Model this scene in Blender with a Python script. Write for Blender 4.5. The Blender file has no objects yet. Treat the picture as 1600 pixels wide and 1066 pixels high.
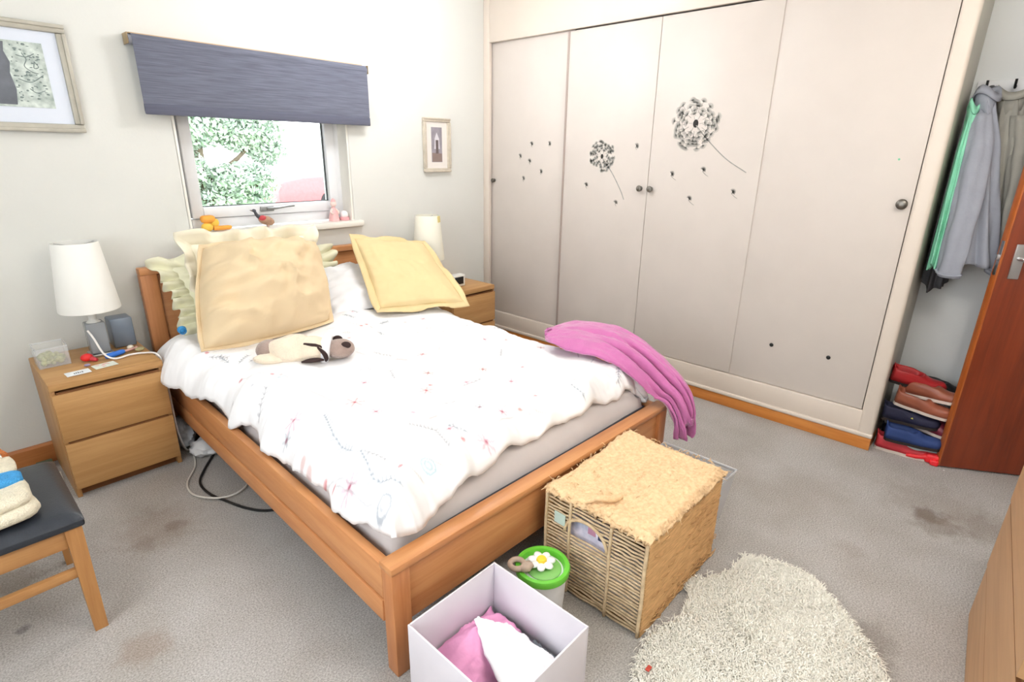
import bpy, bmesh, math, random
import numpy as np
from mathutils import Vector, Matrix

random.seed(7)
rng = np.random.default_rng(7)
SC = bpy.context.scene
COL = SC.collection

# ------------------------------------------------------------------ camera
cam_data = bpy.data.cameras.new('camera')
cam_data.sensor_width = 36.0
cam_data.lens = 856.88 * 36.0 / 1600.0
cam_data.clip_start = 0.02
cam_data.clip_end = 200
cam = bpy.data.objects.new('camera', cam_data)
COL.objects.link(cam)
_r = Vector((0.67873268, -0.73421956, 0.01560739))
_u = Vector((0.22816342, 0.23102583, 0.94581632))
_f = Vector((0.69804256, 0.63839541, -0.32432683))
_m = Matrix((_r, _u, -_f)).transposed().to_4x4()
_m.translation = Vector((-3.1331, -3.1975, 1.4419))
cam.matrix_world = _m
SC.camera = cam

# ------------------------------------------------------------------ world, exposure, lights
SC.view_settings.view_transform = 'Standard'
SC.view_settings.look = 'None'
SC.view_settings.exposure = 0.12
SC.view_settings.gamma = 1.0
SC.view_settings.use_curve_mapping = False
SC.cycles.use_denoising = True
SC.cycles.adaptive_threshold = 0.045
SC.cycles.max_bounces = 6
SC.cycles.diffuse_bounces = 4
SC.cycles.glossy_bounces = 2
SC.cycles.transmission_bounces = 6
SC.cycles.transparent_max_bounces = 8
SC.cycles.caustics_reflective = False
SC.cycles.caustics_refractive = False
w = bpy.data.worlds.new('overcast_sky')
SC.world = w
w.use_nodes = True
w.node_tree.nodes['Background'].inputs[0].default_value = (0.93, 0.97, 1.0, 1)
w.node_tree.nodes['Background'].inputs[1].default_value = 6.0

CEIL = 2.52
FILL_POS = (-1.1, -0.9, CEIL)  # globes added out of view, as fill for light bounced off the ceiling
FILL_POWER = 28.0
FILL2_POS = (-1.75, -3.4, CEIL)
FILL2_POWER = 36.0


def area_light(name, loc, size, power, color=(1, 1, 1), direction=(0, 0, -1), shape='DISK'):
    d = bpy.data.lights.new(name, 'AREA')
    d.shape = shape
    d.size = size
    if shape == 'RECTANGLE':
        d.size_y = size
    d.energy = power
    d.color = color
    o = bpy.data.objects.new(name, d)
    COL.objects.link(o)
    o.location = loc
    o.rotation_euler = Vector(direction).to_track_quat('-Z', 'Y').to_euler()
    return o


def portal(name, loc, sx, sy, direction):
    # marks a window opening for the sampler; gives no light of its own
    o = area_light(name, loc, sx, 1.0, direction=direction, shape='RECTANGLE')
    o.data.size_y = sy
    o.data.cycles.is_portal = True
    return o


# ------------------------------------------------------------------ helpers: colour, materials
def lin(c):
    out = []
    for v in c[:3]:
        v = v / 255.0
        out.append(v / 12.92 if v <= 0.04045 else ((v + 0.055) / 1.055) ** 2.4)
    return (out[0], out[1], out[2], 1.0)


MATS = {}


def new_mat(name):
    m = bpy.data.materials.new(name)
    m.use_nodes = True
    nt = m.node_tree
    return m, nt, nt.nodes['Principled BSDF']


def M(name, rgb, rough=0.6, metal=0.0, var=0.07, scale=14.0, bump=0.0, bscale=60.0, stretch=(1, 1, 1),
      trans=0.0, ior=1.45, alpha=1.0, emit=None, estr=0.0, sheen=0.0, sss=0.0, coat=0.0, rgb2=None, spec=0.5):
    if name in MATS:
        return MATS[name]
    m, nt, b = new_mat(name)
    N, L = nt.nodes, nt.links
    tc = N.new('ShaderNodeTexCoord')
    mp = N.new('ShaderNodeMapping')
    mp.inputs['Scale'].default_value = stretch
    L.new(tc.outputs['Object'], mp.inputs['Vector'])
    if var > 0 or rgb2:
        no = N.new('ShaderNodeTexNoise')
        no.inputs['Scale'].default_value = scale
        no.inputs['Detail'].default_value = 6
        L.new(mp.outputs[0], no.inputs['Vector'])
        rp = N.new('ShaderNodeValToRGB')
        c = lin(rgb)
        c2 = lin(rgb2) if rgb2 else c
        rp.color_ramp.elements[0].position = 0.3
        rp.color_ramp.elements[1].position = 0.7
        rp.color_ramp.elements[0].color = [v * (1 - var) for v in c[:3]] + [1]
        rp.color_ramp.elements[1].color = [min(1, v * (1 + var)) for v in c2[:3]] + [1]
        L.new(no.outputs['Fac'], rp.inputs['Fac'])
        L.new(rp.outputs['Color'], b.inputs['Base Color'])
    else:
        b.inputs['Base Color'].default_value = lin(rgb)
    b.inputs['Roughness'].default_value = rough
    b.inputs['Metallic'].default_value = metal
    b.inputs['Specular IOR Level'].default_value = spec
    b.inputs['IOR'].default_value = ior
    b.inputs['Transmission Weight'].default_value = trans
    b.inputs['Alpha'].default_value = alpha
    b.inputs['Sheen Weight'].default_value = sheen
    b.inputs['Coat Weight'].default_value = coat
    if sss:
        b.inputs['Subsurface Weight'].default_value = sss
        b.inputs['Subsurface Radius'].default_value = (0.01, 0.01, 0.01)
    if emit:
        b.inputs['Emission Color'].default_value = lin(emit)
        b.inputs['Emission Strength'].default_value = estr
    if bump > 0:
        n2 = N.new('ShaderNodeTexNoise')
        n2.inputs['Scale'].default_value = bscale
        n2.inputs['Detail'].default_value = 4
        L.new(mp.outputs[0], n2.inputs['Vector'])
        bp = N.new('ShaderNodeBump')
        bp.inputs['Strength'].default_value = bump
        bp.inputs['Distance'].default_value = 0.01
        L.new(n2.outputs['Fac'], bp.inputs['Height'])
        L.new(bp.outputs[0], b.inputs['Normal'])
    MATS[name] = m
    return m


def wood(name, rgb, dark, axis='x', rough=0.45, scale=3.0, knots=False, coat=0.0):
    if name in MATS:
        return MATS[name]
    m, nt, b = new_mat(name)
    N, L = nt.nodes, nt.links
    tc = N.new('ShaderNodeTexCoord')
    mp = N.new('ShaderNodeMapping')
    st = {'x': (0.6, 9, 9), 'y': (9, 0.6, 9), 'z': (9, 9, 0.6)}[axis]
    mp.inputs['Scale'].default_value = st
    L.new(tc.outputs['Object'], mp.inputs['Vector'])
    n1 = N.new('ShaderNodeTexNoise')
    n1.inputs['Scale'].default_value = scale
    n1.inputs['Detail'].default_value = 8
    n1.inputs['Roughness'].default_value = 0.65
    n1.inputs['Distortion'].default_value = 0.6
    L.new(mp.outputs[0], n1.inputs['Vector'])
    rp = N.new('ShaderNodeValToRGB')
    rp.color_ramp.elements[0].position = 0.3
    rp.color_ramp.elements[1].position = 0.62
    rp.color_ramp.elements[0].color = lin(dark)
    rp.color_ramp.elements[1].color = lin(rgb)
    L.new(n1.outputs['Fac'], rp.inputs['Fac'])
    out = rp.outputs['Color']
    if knots:
        mk = N.new('ShaderNodeMapping')
        mk.inputs['Scale'].default_value = {'x': (4.5, 10, 10), 'y': (10, 4.5, 10), 'z': (10, 10, 4.5)}[axis]
        L.new(tc.outputs['Object'], mk.inputs['Vector'])
        vo = N.new('ShaderNodeTexVoronoi')
        vo.inputs['Scale'].default_value = 1.0
        L.new(mk.outputs[0], vo.inputs['Vector'])
        r2 = N.new('ShaderNodeValToRGB')
        r2.color_ramp.elements[0].position = 0.10
        r2.color_ramp.elements[1].position = 0.24
        r2.color_ramp.elements[0].color = (1, 1, 1, 1)
        r2.color_ramp.elements[1].color = (0, 0, 0, 1)
        L.new(vo.outputs['Distance'], r2.inputs['Fac'])
        mx = N.new('ShaderNodeMixRGB')
        mx.inputs['Color2'].default_value = lin((96, 44, 14))
        L.new(r2.outputs['Color'], mx.inputs['Fac'])
        L.new(out, mx.inputs['Color1'])
        out = mx.outputs['Color']
    L.new(out, b.inputs['Base Color'])
    b.inputs['Roughness'].default_value = rough
    b.inputs['Coat Weight'].default_value = coat
    bp = N.new('ShaderNodeBump')
    bp.inputs['Strength'].default_value = 0.08
    bp.inputs['Distance'].default_value = 0.004
    L.new(n1.outputs['Fac'], bp.inputs['Height'])
    L.new(bp.outputs[0], b.inputs['Normal'])
    MATS[name] = m
    return m


def attr_mat(name, rough=0.9, bump=0.15, bscale=500):
    m, nt, b = new_mat(name)
    N, L = nt.nodes, nt.links
    a = N.new('ShaderNodeVertexColor')
    a.layer_name = 'print'
    L.new(a.outputs['Color'], b.inputs['Base Color'])
    b.inputs['Roughness'].default_value = rough
    tc = N.new('ShaderNodeTexCoord')
    no = N.new('ShaderNodeTexNoise')
    no.inputs['Scale'].default_value = bscale
    L.new(tc.outputs['Object'], no.inputs['Vector'])
    bp = N.new('ShaderNodeBump')
    bp.inputs['Strength'].default_value = bump
    bp.inputs['Distance'].default_value = 0.002
    L.new(no.outputs['Fac'], bp.inputs['Height'])
    L.new(bp.outputs[0], b.inputs['Normal'])
    return m


# ------------------------------------------------------------------ helpers: noise
def _h(ix, iy, s):
    v = np.sin(ix * 127.1 + iy * 311.7 + s * 74.7) * 43758.5453
    return v - np.floor(v)


def vnoise(x, y, s=0):
    x = np.asarray(x, float)
    y = np.asarray(y, float)
    ix, iy = np.floor(x), np.floor(y)
    fx, fy = x - ix, y - iy
    fx = fx * fx * (3 - 2 * fx)
    fy = fy * fy * (3 - 2 * fy)
    a = _h(ix, iy, s) * (1 - fx) + _h(ix + 1, iy, s) * fx
    b = _h(ix, iy + 1, s) * (1 - fx) + _h(ix + 1, iy + 1, s) * fx
    return (a * (1 - fy) + b * fy) * 2 - 1


def fbm(x, y, s=0, o=4):
    t, a = 0, 0.5
    for k in range(o):
        t = t + a * vnoise(np.asarray(x) * 2 ** k, np.asarray(y) * 2 ** k, s + k * 13)
        a *= 0.5
    return t


def sst(x, a, b):
    t = np.clip((np.asarray(x, float) - a) / (b - a), 0, 1)
    return t * t * (3 - 2 * t)


# ------------------------------------------------------------------ helpers: geometry
def mw(o):
    m = Matrix.LocRotScale(o.location, o.rotation_euler, o.scale)
    return mw(o.parent) @ m if o.parent else m


class G:
    """collects world-space (or local) geometry; build() links it as one mesh object"""

    def __init__(s):
        s.v = []
        s.f = []

    def add(s, V, F):
        n = len(s.v)
        s.v.extend([tuple(map(float, p)) for p in V])
        s.f.extend([tuple(int(i) + n for i in q) for q in F])
        return s

    def box(s, x0, x1, y0, y1, z0, z1, bev=0.0, seg=2, mat=None):
        bm = bmesh.new()
        vs = [bm.verts.new(p) for p in ((x0, y0, z0), (x1, y0, z0), (x1, y1, z0), (x0, y1, z0),
                                        (x0, y0, z1), (x1, y0, z1), (x1, y1, z1), (x0, y1, z1))]
        for q in ((0, 3, 2, 1), (4, 5, 6, 7), (0, 1, 5, 4), (1, 2, 6, 5), (2, 3, 7, 6), (3, 0, 4, 7)):
            bm.faces.new([vs[i] for i in q])
        if bev > 0:
            bev = min(bev, 0.49 * min(abs(x1 - x0), abs(y1 - y0), abs(z1 - z0)))
            bmesh.ops.bevel(bm, geom=list(bm.edges), offset=bev, segments=seg, profile=0.5, affect='EDGES')
        s.bm(bm, mat)
        return s

    def bm(s, bm, mat=None):
        bm.verts.index_update()
        V = [(mat @ v.co) if mat else v.co for v in bm.verts]
        F = [[v.index for v in f.verts] for f in bm.faces]
        s.add(V, F)
        bm.free()

    def prism(s, pts, h0, h1, axis='z', bev=0.0, seg=1):
        """polygon extruded along axis; pts are the two other coordinates in xyz order"""
        def P(a, b, c):
            return {'z': (a, b, c), 'y': (a, c, b), 'x': (c, a, b)}[axis]
        bm = bmesh.new()
        lo = [bm.verts.new(P(a, b, h0)) for a, b in pts]
        hi = [bm.verts.new(P(a, b, h1)) for a, b in pts]
        n = len(pts)
        bm.faces.new(lo[::-1])
        bm.faces.new(hi)
        for i in range(n):
            bm.faces.new([lo[i], lo[(i + 1) % n], hi[(i + 1) % n], hi[i]])
        bmesh.ops.recalc_face_normals(bm, faces=bm.faces)
        if bev:
            bmesh.ops.bevel(bm, geom=list(bm.edges), offset=bev, segments=seg, profile=0.5, affect='EDGES')
        s.bm(bm)
        return s

    def tube(s, pts, r, n=8, closed=False, caps=True):
        P = [Vector(p) for p in pts]
        m = len(P)
        R = r if hasattr(r, '__len__') else [r] * m
        V, F = [], []
        ref = None
        for i in range(m):
            a = P[i - 1] if (i > 0 or closed) else P[i]
            b = P[(i + 1) % m] if (i < m - 1 or closed) else P[i]
            t = (b - a)
            t = t.normalized() if t.length > 1e-9 else Vector((0, 0, 1))
            if ref is None:
                ref = t.orthogonal().normalized()
            ref = (ref - t * ref.dot(t))
            ref = ref.normalized() if ref.length > 1e-6 else t.orthogonal().normalized()
            bi = t.cross(ref)
            for k in range(n):
                an = 2 * math.pi * k / n
                V.append(P[i] + (ref * math.cos(an) + bi * math.sin(an)) * R[i])
        for i in range(m if closed else m - 1):
            j = (i + 1) % m
            for k in range(n):
                F.append((i * n + k, i * n + (k + 1) % n, j * n + (k + 1) % n, j * n + k))
        if caps and not closed:
            F.append(tuple(range(n))[::-1])
            F.append(tuple((m - 1) * n + k for k in range(n)))
        return s.add(V, F)

    def lathe(s, prof, c=(0, 0, 0), n=32, close=False):
        V, F = [], []
        for r, z in prof:
            for k in range(n):
                a = 2 * math.pi * k / n
                V.append((c[0] + r * math.cos(a), c[1] + r * math.sin(a), c[2] + z))
        m = len(prof)
        for i in range(m if close else m - 1):
            j = (i + 1) % m
            for k in range(n):
                F.append((i * n + k, i * n + (k + 1) % n, j * n + (k + 1) % n, j * n + k))
        if not close:
            if prof[0][0] > 1e-6:
                F.append(tuple(range(n))[::-1])
            if prof[-1][0] > 1e-6:
                F.append(tuple((m - 1) * n + k for k in range(n)))
        return s.add(V, F)

    def ball(s, c, r, n=16, m=10, rot=None, fn=None):
        rr = r if hasattr(r, '__len__') else (r, r, r)
        V, F = [], []
        for i in range(m + 1):
            ph = math.pi * i / m
            for k in range(n):
                th = 2 * math.pi * k / n
                p = Vector((math.sin(ph) * math.cos(th), math.sin(ph) * math.sin(th), math.cos(ph)))
                if fn:
                    p = p * fn(p)
                p = Vector((p.x * rr[0], p.y * rr[1], p.z * rr[2]))
                if rot:
                    p = rot @ p
                V.append(p + Vector(c))
        for i in range(m):
            for k in range(n):
                F.append((i * n + k, (i + 1) * n + k, (i + 1) * n + (k + 1) % n, i * n + (k + 1) % n))
        return s.add(V, F)

    def grid(s, A, flip=False):
        A = np.asarray(A, float)
        n, m = A.shape[:2]
        idx = np.arange(n * m).reshape(n, m)
        q = np.stack([idx[:-1, :-1], idx[1:, :-1], idx[1:, 1:], idx[:-1, 1:]], -1).reshape(-1, 4)
        if flip:
            q = q[:, ::-1]
        return s.add(A.reshape(-1, 3), q)

    def sheet(s, A, th):
        """a grid with thickness th under it (offset against its normals), edges closed"""
        A = np.asarray(A, float)
        n, m = A.shape[:2]
        nr = normals(A)
        t = th if not hasattr(th, 'shape') else th[..., None]
        B = A - nr * t
        idx = np.arange(n * m).reshape(n, m)
        q1 = np.stack([idx[:-1, :-1], idx[1:, :-1], idx[1:, 1:], idx[:-1, 1:]], -1).reshape(-1, 4)
        q2 = q1[:, ::-1] + n * m
        rim = np.concatenate([idx[0, :], idx[1:, -1], idx[-1, -2::-1], idx[-2:0:-1, 0]])
        r2 = np.roll(rim, -1)
        q3 = np.stack([rim, r2, r2 + n * m, rim + n * m], -1)
        return s.add(np.concatenate([A.reshape(-1, 3), B.reshape(-1, 3)]), np.concatenate([q1, q2, q3]))

    def build(s, name, mat, parent=None, smooth=True, angle=40, local=False, colors=None):
        V = np.array(s.v, float).reshape(-1, 3)
        loc = None
        if parent is not None and not local:
            inv = np.array(mw(parent).inverted())
            V = V @ inv[:3, :3].T + inv[:3, 3]
        elif parent is None and not local:
            loc = np.array([(V[:, 0].min() + V[:, 0].max()) / 2, (V[:, 1].min() + V[:, 1].max()) / 2, V[:, 2].min()])
            V = V - loc
        me = bpy.data.meshes.new(name)
        me.from_pydata(V.tolist(), [], s.f)
        me.validate()
        if colors is not None:
            at = me.color_attributes.new('print', 'FLOAT_COLOR', 'POINT')
            c4 = np.ones((len(V), 4))
            c4[:, :3] = colors
            at.data.foreach_set('color', c4.ravel())
        if smooth:
            me.polygons.foreach_set('use_smooth', [True] * len(me.polygons))
            if angle < 179:
                me.set_sharp_from_angle(angle=math.radians(angle))
        o = bpy.data.objects.new(name, me)
        COL.objects.link(o)
        me.materials.append(mat)
        if parent is not None:
            o.parent = parent
        if loc is not None:
            o.location = loc
        return o


def normals(A):
    du = np.gradient(A, axis=0)
    dv = np.gradient(A, axis=1)
    n = np.cross(du, dv)
    return n / (np.linalg.norm(n, axis=-1, keepdims=True) + 1e-12)


def tag(o, label, cat, group=None, kind=None):
    o['label'] = label
    if cat:
        o['category'] = cat
    if group:
        o['group'] = group
    if kind:
        o['kind'] = kind
    return o


def thing(name, loc, label, cat, group=None, rz=0.0):
    o = bpy.data.objects.new(name, None)
    o.empty_display_size = 0.05
    COL.objects.link(o)
    o.location = loc
    o.rotation_euler = (0, 0, rz)
    return tag(o, label, cat, group)


def copy_tree(o, parent=None):
    c = o.copy()
    COL.objects.link(c)
    c.parent = parent
    for ch in list(o.children):
        copy_tree(ch, c)
    return c


def struct(o, label, cat):
    return tag(o, label, cat, kind='structure')


def bez(pts, n=8):
    """Catmull-Rom through points"""
    P = [Vector(p) for p in pts]
    Q = [P[0] * 2 - P[1]] + P + [P[-1] * 2 - P[-2]]
    out = []
    for i in range(1, len(Q) - 2):
        for k in range(n):
            t = k / n
            a, b, c, d = Q[i - 1], Q[i], Q[i + 1], Q[i + 2]
            out.append(0.5 * ((2 * b) + (c - a) * t + (2 * a - 5 * b + 4 * c - d) * t * t + (-a + 3 * b - 3 * c + d) * t ** 3))
    out.append(P[-1])
    return out


# ------------------------------------------------------------------ materials
m_wall = M('cream_wall_paint', (225, 225, 220), 0.85, var=0.015, scale=3, bump=0.06, bscale=90)
m_wallgrey = M('cool_wall_paint', (230, 232, 232), 0.85, var=0.02, scale=3, bump=0.06, bscale=90)
m_ceil = M('ceiling_paint', (248, 248, 246), 0.9, var=0.01, scale=3)
m_white = M('white_upvc', (240, 241, 244), 0.3, var=0.01)
m_cream = M('cream_wardrobe_paint', (213, 204, 197), 0.45, var=0.02, scale=5, bump=0.03, bscale=40)
m_cream2 = M('cream_wardrobe_frame_paint', (224, 212, 200), 0.4, var=0.02, scale=5)
m_gap = M('dark_gap', (168, 158, 158), 0.9, var=0)
m_bedwood = wood('alder_bed_wood', (206, 146, 95), (186, 120, 72), 'x', 0.4)
m_bedwood_y = wood('alder_bed_wood_lengthwise', (210, 148, 96), (190, 122, 74), 'y', 0.4)
m_bedwood_z = wood('alder_bed_wood_upright', (202, 138, 88), (180, 112, 66), 'z', 0.4)
m_oak = wood('oak_veneer', (197, 152, 98), (176, 130, 78), 'x', 0.45)
m_oak_edge = wood('oak_veneer_side', (190, 144, 92), (168, 122, 72), 'z', 0.45)
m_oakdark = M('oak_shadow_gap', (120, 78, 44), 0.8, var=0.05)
m_pine = wood('orange_pine', (214, 140, 66), (188, 106, 40), 'y', 0.35, knots=True, coat=0.2)
m_base = wood('pine_skirting', (196, 128, 72), (170, 98, 50), 'x', 0.4)
m_door = wood('red_brown_door_veneer', (140, 58, 26), (112, 42, 16), 'z', 0.35, coat=0.25)
m_dooredge = wood('door_edge_lipping', (190, 104, 44), (160, 78, 30), 'z', 0.35, coat=0.2)
m_chest = wood('light_oak_chest', (196, 152, 108), (178, 134, 92), 'x', 0.45)
m_stool = wood('stool_oak', (190, 138, 84), (160, 108, 60), 'z', 0.4)
m_stoolx = wood('stool_oak_rail', (196, 146, 92), (166, 114, 66), 'x', 0.4)
m_chrome = M('brushed_metal', (196, 196, 198), 0.3, metal=1.0, var=0.02)
m_pewter = M('pewter', (120, 116, 110), 0.35, metal=1.0, var=0.05)
m_black = M('black_plastic', (24, 24, 26), 0.45, var=0.02)
m_decal = M('charcoal_decal', (128, 125, 120), 0.7, var=0.1)
m_decal2 = M('grey_decal', (158, 157, 152), 0.7, var=0.15, scale=60)
m_glass = M('window_glass', (255, 255, 255), 0.0, var=0, trans=1.0, ior=1.02, spec=0.3)
m_clear = M('clear_plastic', (245, 247, 250), 0.08, var=0, alpha=0.2)
m_frost = M('frosted_plastic', (236, 238, 242), 0.3, var=0, alpha=0.45)


# ------------------------------------------------------------------ room shell
XL, YF, XR = -4.0, -3.88, 0.44
def carpet_material():
    m, nt, b = new_mat('grey_beige_carpet')
    N, L = nt.nodes, nt.links
    tc = N.new('ShaderNodeTexCoord')
    base = None
    n1 = N.new('ShaderNodeTexNoise')
    n1.inputs['Scale'].default_value = 190
    n1.inputs['Detail'].default_value = 5
    L.new(tc.outputs['Object'], n1.inputs['Vector'])
    r1 = N.new('ShaderNodeValToRGB')
    r1.color_ramp.elements[0].position = 0.33
    r1.color_ramp.elements[1].position = 0.66
    r1.color_ramp.elements[0].color = lin((158, 154, 151))
    r1.color_ramp.elements[1].color = lin((204, 201, 198))
    L.new(n1.outputs['Fac'], r1.inputs['Fac'])
    n2 = N.new('ShaderNodeTexNoise')
    n2.inputs['Scale'].default_value = 3.2
    n2.inputs['Detail'].default_value = 5
    L.new(tc.outputs['Object'], n2.inputs['Vector'])
    r2 = N.new('ShaderNodeValToRGB')
    r2.color_ramp.elements[0].position = 0.35
    r2.color_ramp.elements[1].position = 0.6
    r2.color_ramp.elements[0].color = (0.87, 0.85, 0.82, 1)
    r2.color_ramp.elements[1].color = (1, 1, 1, 1)
    L.new(n2.outputs['Fac'], r2.inputs['Fac'])
    mx = N.new('ShaderNodeMixRGB')
    mx.blend_type = 'MULTIPLY'
    mx.inputs['Fac'].default_value = 1
    L.new(r1.outputs['Color'], mx.inputs['Color1'])
    L.new(r2.outputs['Color'], mx.inputs['Color2'])
    out = mx.outputs['Color']
    # soiled patches, each with its own place and ragged outline
    geo = N.new('ShaderNodeTexCoord')
    nd = N.new('ShaderNodeTexNoise')
    nd.inputs['Scale'].default_value = 22
    nd.inputs['Detail'].default_value = 6
    L.new(geo.outputs['Object'], nd.inputs['Vector'])
    stains = [(-2.74, -0.93, 0.15, 0.36, (134, 108, 88)), (-2.68, -0.96, 0.035, 0.4, (104, 82, 66)),
              (-2.80, -1.0, 0.05, 0.35, (112, 92, 76)), (-3.17, -0.90, 0.09, 0.6, (110, 96, 82)),
              (-2.94, -1.53, 0.07, 0.45, (140, 112, 90)), (-3.18, -1.18, 0.02, 0.6, (60, 60, 66)),
              (-0.45, -3.18, 0.06, 0.75, (96, 84, 74)), (-0.50, -3.22, 0.09, 0.55, (120, 106, 94)),
              (-0.40, -3.36, 0.12, 0.4, (128, 114, 102)), (-0.35, -3.2, 0.2, 0.3, (138, 124, 112)),
              (-1.35, -3.14, 0.07, 0.4, (110, 100, 92)), (-1.45, -3.17, 0.05, 0.4, (118, 104, 92)),
              (-0.93, -2.99, 0.05, 0.3, (140, 122, 106)), (-0.6, -2.75, 0.18, 0.18, (140, 126, 112))]
    for (sx, sy, sr, st, sc) in stains:
        vm = N.new('ShaderNodeVectorMath')
        vm.operation = 'DISTANCE'
        vm.inputs[1].default_value = (sx, sy, 0)
        L.new(geo.outputs['Object'], vm.inputs[0])
        ad = N.new('ShaderNodeMath')
        ad.operation = 'MULTIPLY_ADD'
        ad.inputs[1].default_value = -sr * 1.6
        L.new(nd.outputs['Fac'], ad.inputs[0])
        L.new(vm.outputs['Value'], ad.inputs[2])
        mr = N.new('ShaderNodeMapRange')
        mr.inputs['From Min'].default_value = -0.25 * sr
        mr.inputs['From Max'].default_value = 0.45 * sr
        mr.inputs['To Min'].default_value = st * 0.75
        mr.inputs['To Max'].default_value = 0.0
        L.new(ad.outputs[0], mr.inputs['Value'])
        mm = N.new('ShaderNodeMixRGB')
        mm.inputs['Color2'].default_value = lin(sc)
        L.new(mr.outputs[0], mm.inputs['Fac'])
        L.new(out, mm.inputs['Color1'])
        out = mm.outputs['Color']
    # pale specks of fluff
    vo = N.new('ShaderNodeTexVoronoi')
    vo.inputs['Scale'].default_value = 4.5
    L.new(geo.outputs['Object'], vo.inputs['Vector'])
    rs = N.new('ShaderNodeValToRGB')
    rs.color_ramp.elements[0].position = 0.018
    rs.color_ramp.elements[1].position = 0.026
    rs.color_ramp.elements[0].color = (1, 1, 1, 1)
    rs.color_ramp.elements[1].color = (0, 0, 0, 1)
    L.new(vo.outputs['Distance'], rs.inputs['Fac'])
    ms = N.new('ShaderNodeMixRGB')
    ms.inputs['Color2'].default_value = lin((240, 238, 234))
    L.new(rs.outputs['Color'], ms.inputs['Fac'])
    L.new(out, ms.inputs['Color1'])
    L.new(ms.outputs['Color'], b.inputs['Base Color'])
    b.inputs['Roughness'].default_value = 0.95
    b.inputs['Specular IOR Level'].default_value = 0.1
    nb = N.new('ShaderNodeTexNoise')
    nb.inputs['Scale'].default_value = 420
    nb.inputs['Detail'].default_value = 3
    L.new(tc.outputs['Object'], nb.inputs['Vector'])
    bp = N.new('ShaderNodeBump')
    bp.inputs['Strength'].default_value = 0.4
    bp.inputs['Distance'].default_value = 0.008
    L.new(nb.outputs['Fac'], bp.inputs['Height'])
    L.new(bp.outputs[0], b.inputs['Normal'])
    return m


fl = G().box(XL, XR, YF, 0.0, -0.08, 0.0).build('floor', carpet_material(), smooth=False, local=True)
struct(fl, 'grey beige carpet with brown stains across the bedroom floor', 'carpet')
WX0, WX1, WZ0, WZ1 = -2.14, -1.17, 1.0, 1.86
wb = G()
wb.box(XL - 0.1, WX0, 0, 0.26, -0.1, CEIL + 0.1).box(WX1, XR + 0.1, 0, 0.26, -0.1, CEIL + 0.1)
wb.box(WX0, WX1, 0, 0.26, -0.1, WZ0).box(WX0, WX1, 0, 0.26, WZ1, CEIL + 0.1)
struct(wb.build('wall_back', m_wall, smooth=False), 'cream painted wall around the window behind the bed', 'wall')
LY0, LY1, LZ0, LZ1 = -3.3, -1.3, 0.85, 2.2  # opening added in the unseen wall to let in fill daylight
wl = G()
wl.box(XL - 0.2, XL, YF, LY0, -0.1, CEIL + 0.1).box(XL - 0.2, XL, LY1, 0, -0.1, CEIL + 0.1)
wl.box(XL - 0.2, XL, LY0, LY1, -0.1, LZ0).box(XL - 0.2, XL, LY0, LY1, LZ1, CEIL + 0.1)
struct(wl.build('wall_left', m_wall, smooth=False), 'cream painted wall with the added fill window, left of the camera', 'wall')
struct(G().box(XR, XR + 0.1, YF, 0, -0.1, CEIL + 0.1).build('wall_right', m_wallgrey, smooth=False), 'pale grey wall behind the hanging coats', 'wall')
struct(G().box(XL - 0.1, XR + 0.1, YF - 0.1, YF, -0.1, CEIL + 0.1).build('wall_front', m_wall, smooth=False), 'cream painted wall behind the camera and chest', 'wall')
struct(G().box(XL, XR, YF, 0, CEIL, CEIL + 0.1).build('ceiling', m_ceil, smooth=False), 'plain white bedroom ceiling', 'ceiling')
bb = G().prism([(-0.018, 0.0), (0.0, 0.0), (0.0, 0.1), (-0.012, 0.1), (-0.018, 0.09)], XL, -2.42, 'x')
struct(bb.build('baseboard_back', m_base, smooth=False), 'brown pine skirting along the wall behind the bedside drawers', 'skirting')

# window -----------------------------------------------------------
m_sillpaint = M('cream_sill_gloss', (246, 243, 234), 0.3, var=0.01)
wn = thing('window_1', (-1.655, 0.13, WZ0), 'white plastic casement window above the bed headboard', 'window')
wn['kind'] = 'structure'
y0, y1 = 0.10, 0.17
fo = G()
fw = 0.045
fo.box(WX0, WX0 + fw, y0, y1, WZ0 + 0.02, WZ1, 0.004).box(WX1 - fw, WX1, y0, y1, WZ0 + 0.02, WZ1, 0.004)
fo.box(WX0 + fw, WX1 - fw, y0, y1, WZ0 + 0.02, WZ0 + 0.02 + 0.055, 0.004).box(WX0 + fw, WX1 - fw, y0, y1, WZ1 - fw, WZ1, 0.004)
fo.build('outer_frame', m_white, wn)
sa = G()
sx0, sx1, sz0, sz1 = WX0 + fw + 0.004, WX1 - fw - 0.004, WZ0 + 0.079, WZ1 - fw - 0.004
sw = 0.058
ys0, ys1 = 0.085, 0.15
sa.box(sx0, sx0 + sw, ys0, ys1, sz0, sz1, 0.006).box(sx1 - sw, sx1, ys0, ys1, sz0, sz1, 0.006)
sa.box(sx0 + sw, sx1 - sw, ys0, ys1, sz0, sz0 + sw, 0.006).box(sx0 + sw, sx1 - sw, ys0, ys1, sz1 - sw, sz1, 0.006)
sash = sa.build('opening_sash', m_white, wn)
gs = G()
gx0, gx1, gz0, gz1 = sx0 + sw, sx1 - sw, sz0 + sw, sz1 - sw
for a in ((gx0, gx0 + 0.006, gz0, gz1), (gx1 - 0.006, gx1, gz0, gz1), (gx0, gx1, gz0, gz0 + 0.004), (gx0, gx1, gz1 - 0.004, gz1)):
    gs.box(a[0], a[1], 0.112, 0.124, a[2], a[3])
gs.build('glazing_seal', M('grey_rubber', (70, 74, 76), 0.7), sash)
G().box(gx0, gx1, 0.116, 0.120, gz0, gz1).build('pane', m_glass, sash, smooth=False)
hd = G()
hx = -1.66
hd.box(hx - 0.07, hx + 0.01, 0.074, 0.086, sz0 + 0.018, sz0 + 0.046, 0.004)
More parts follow.
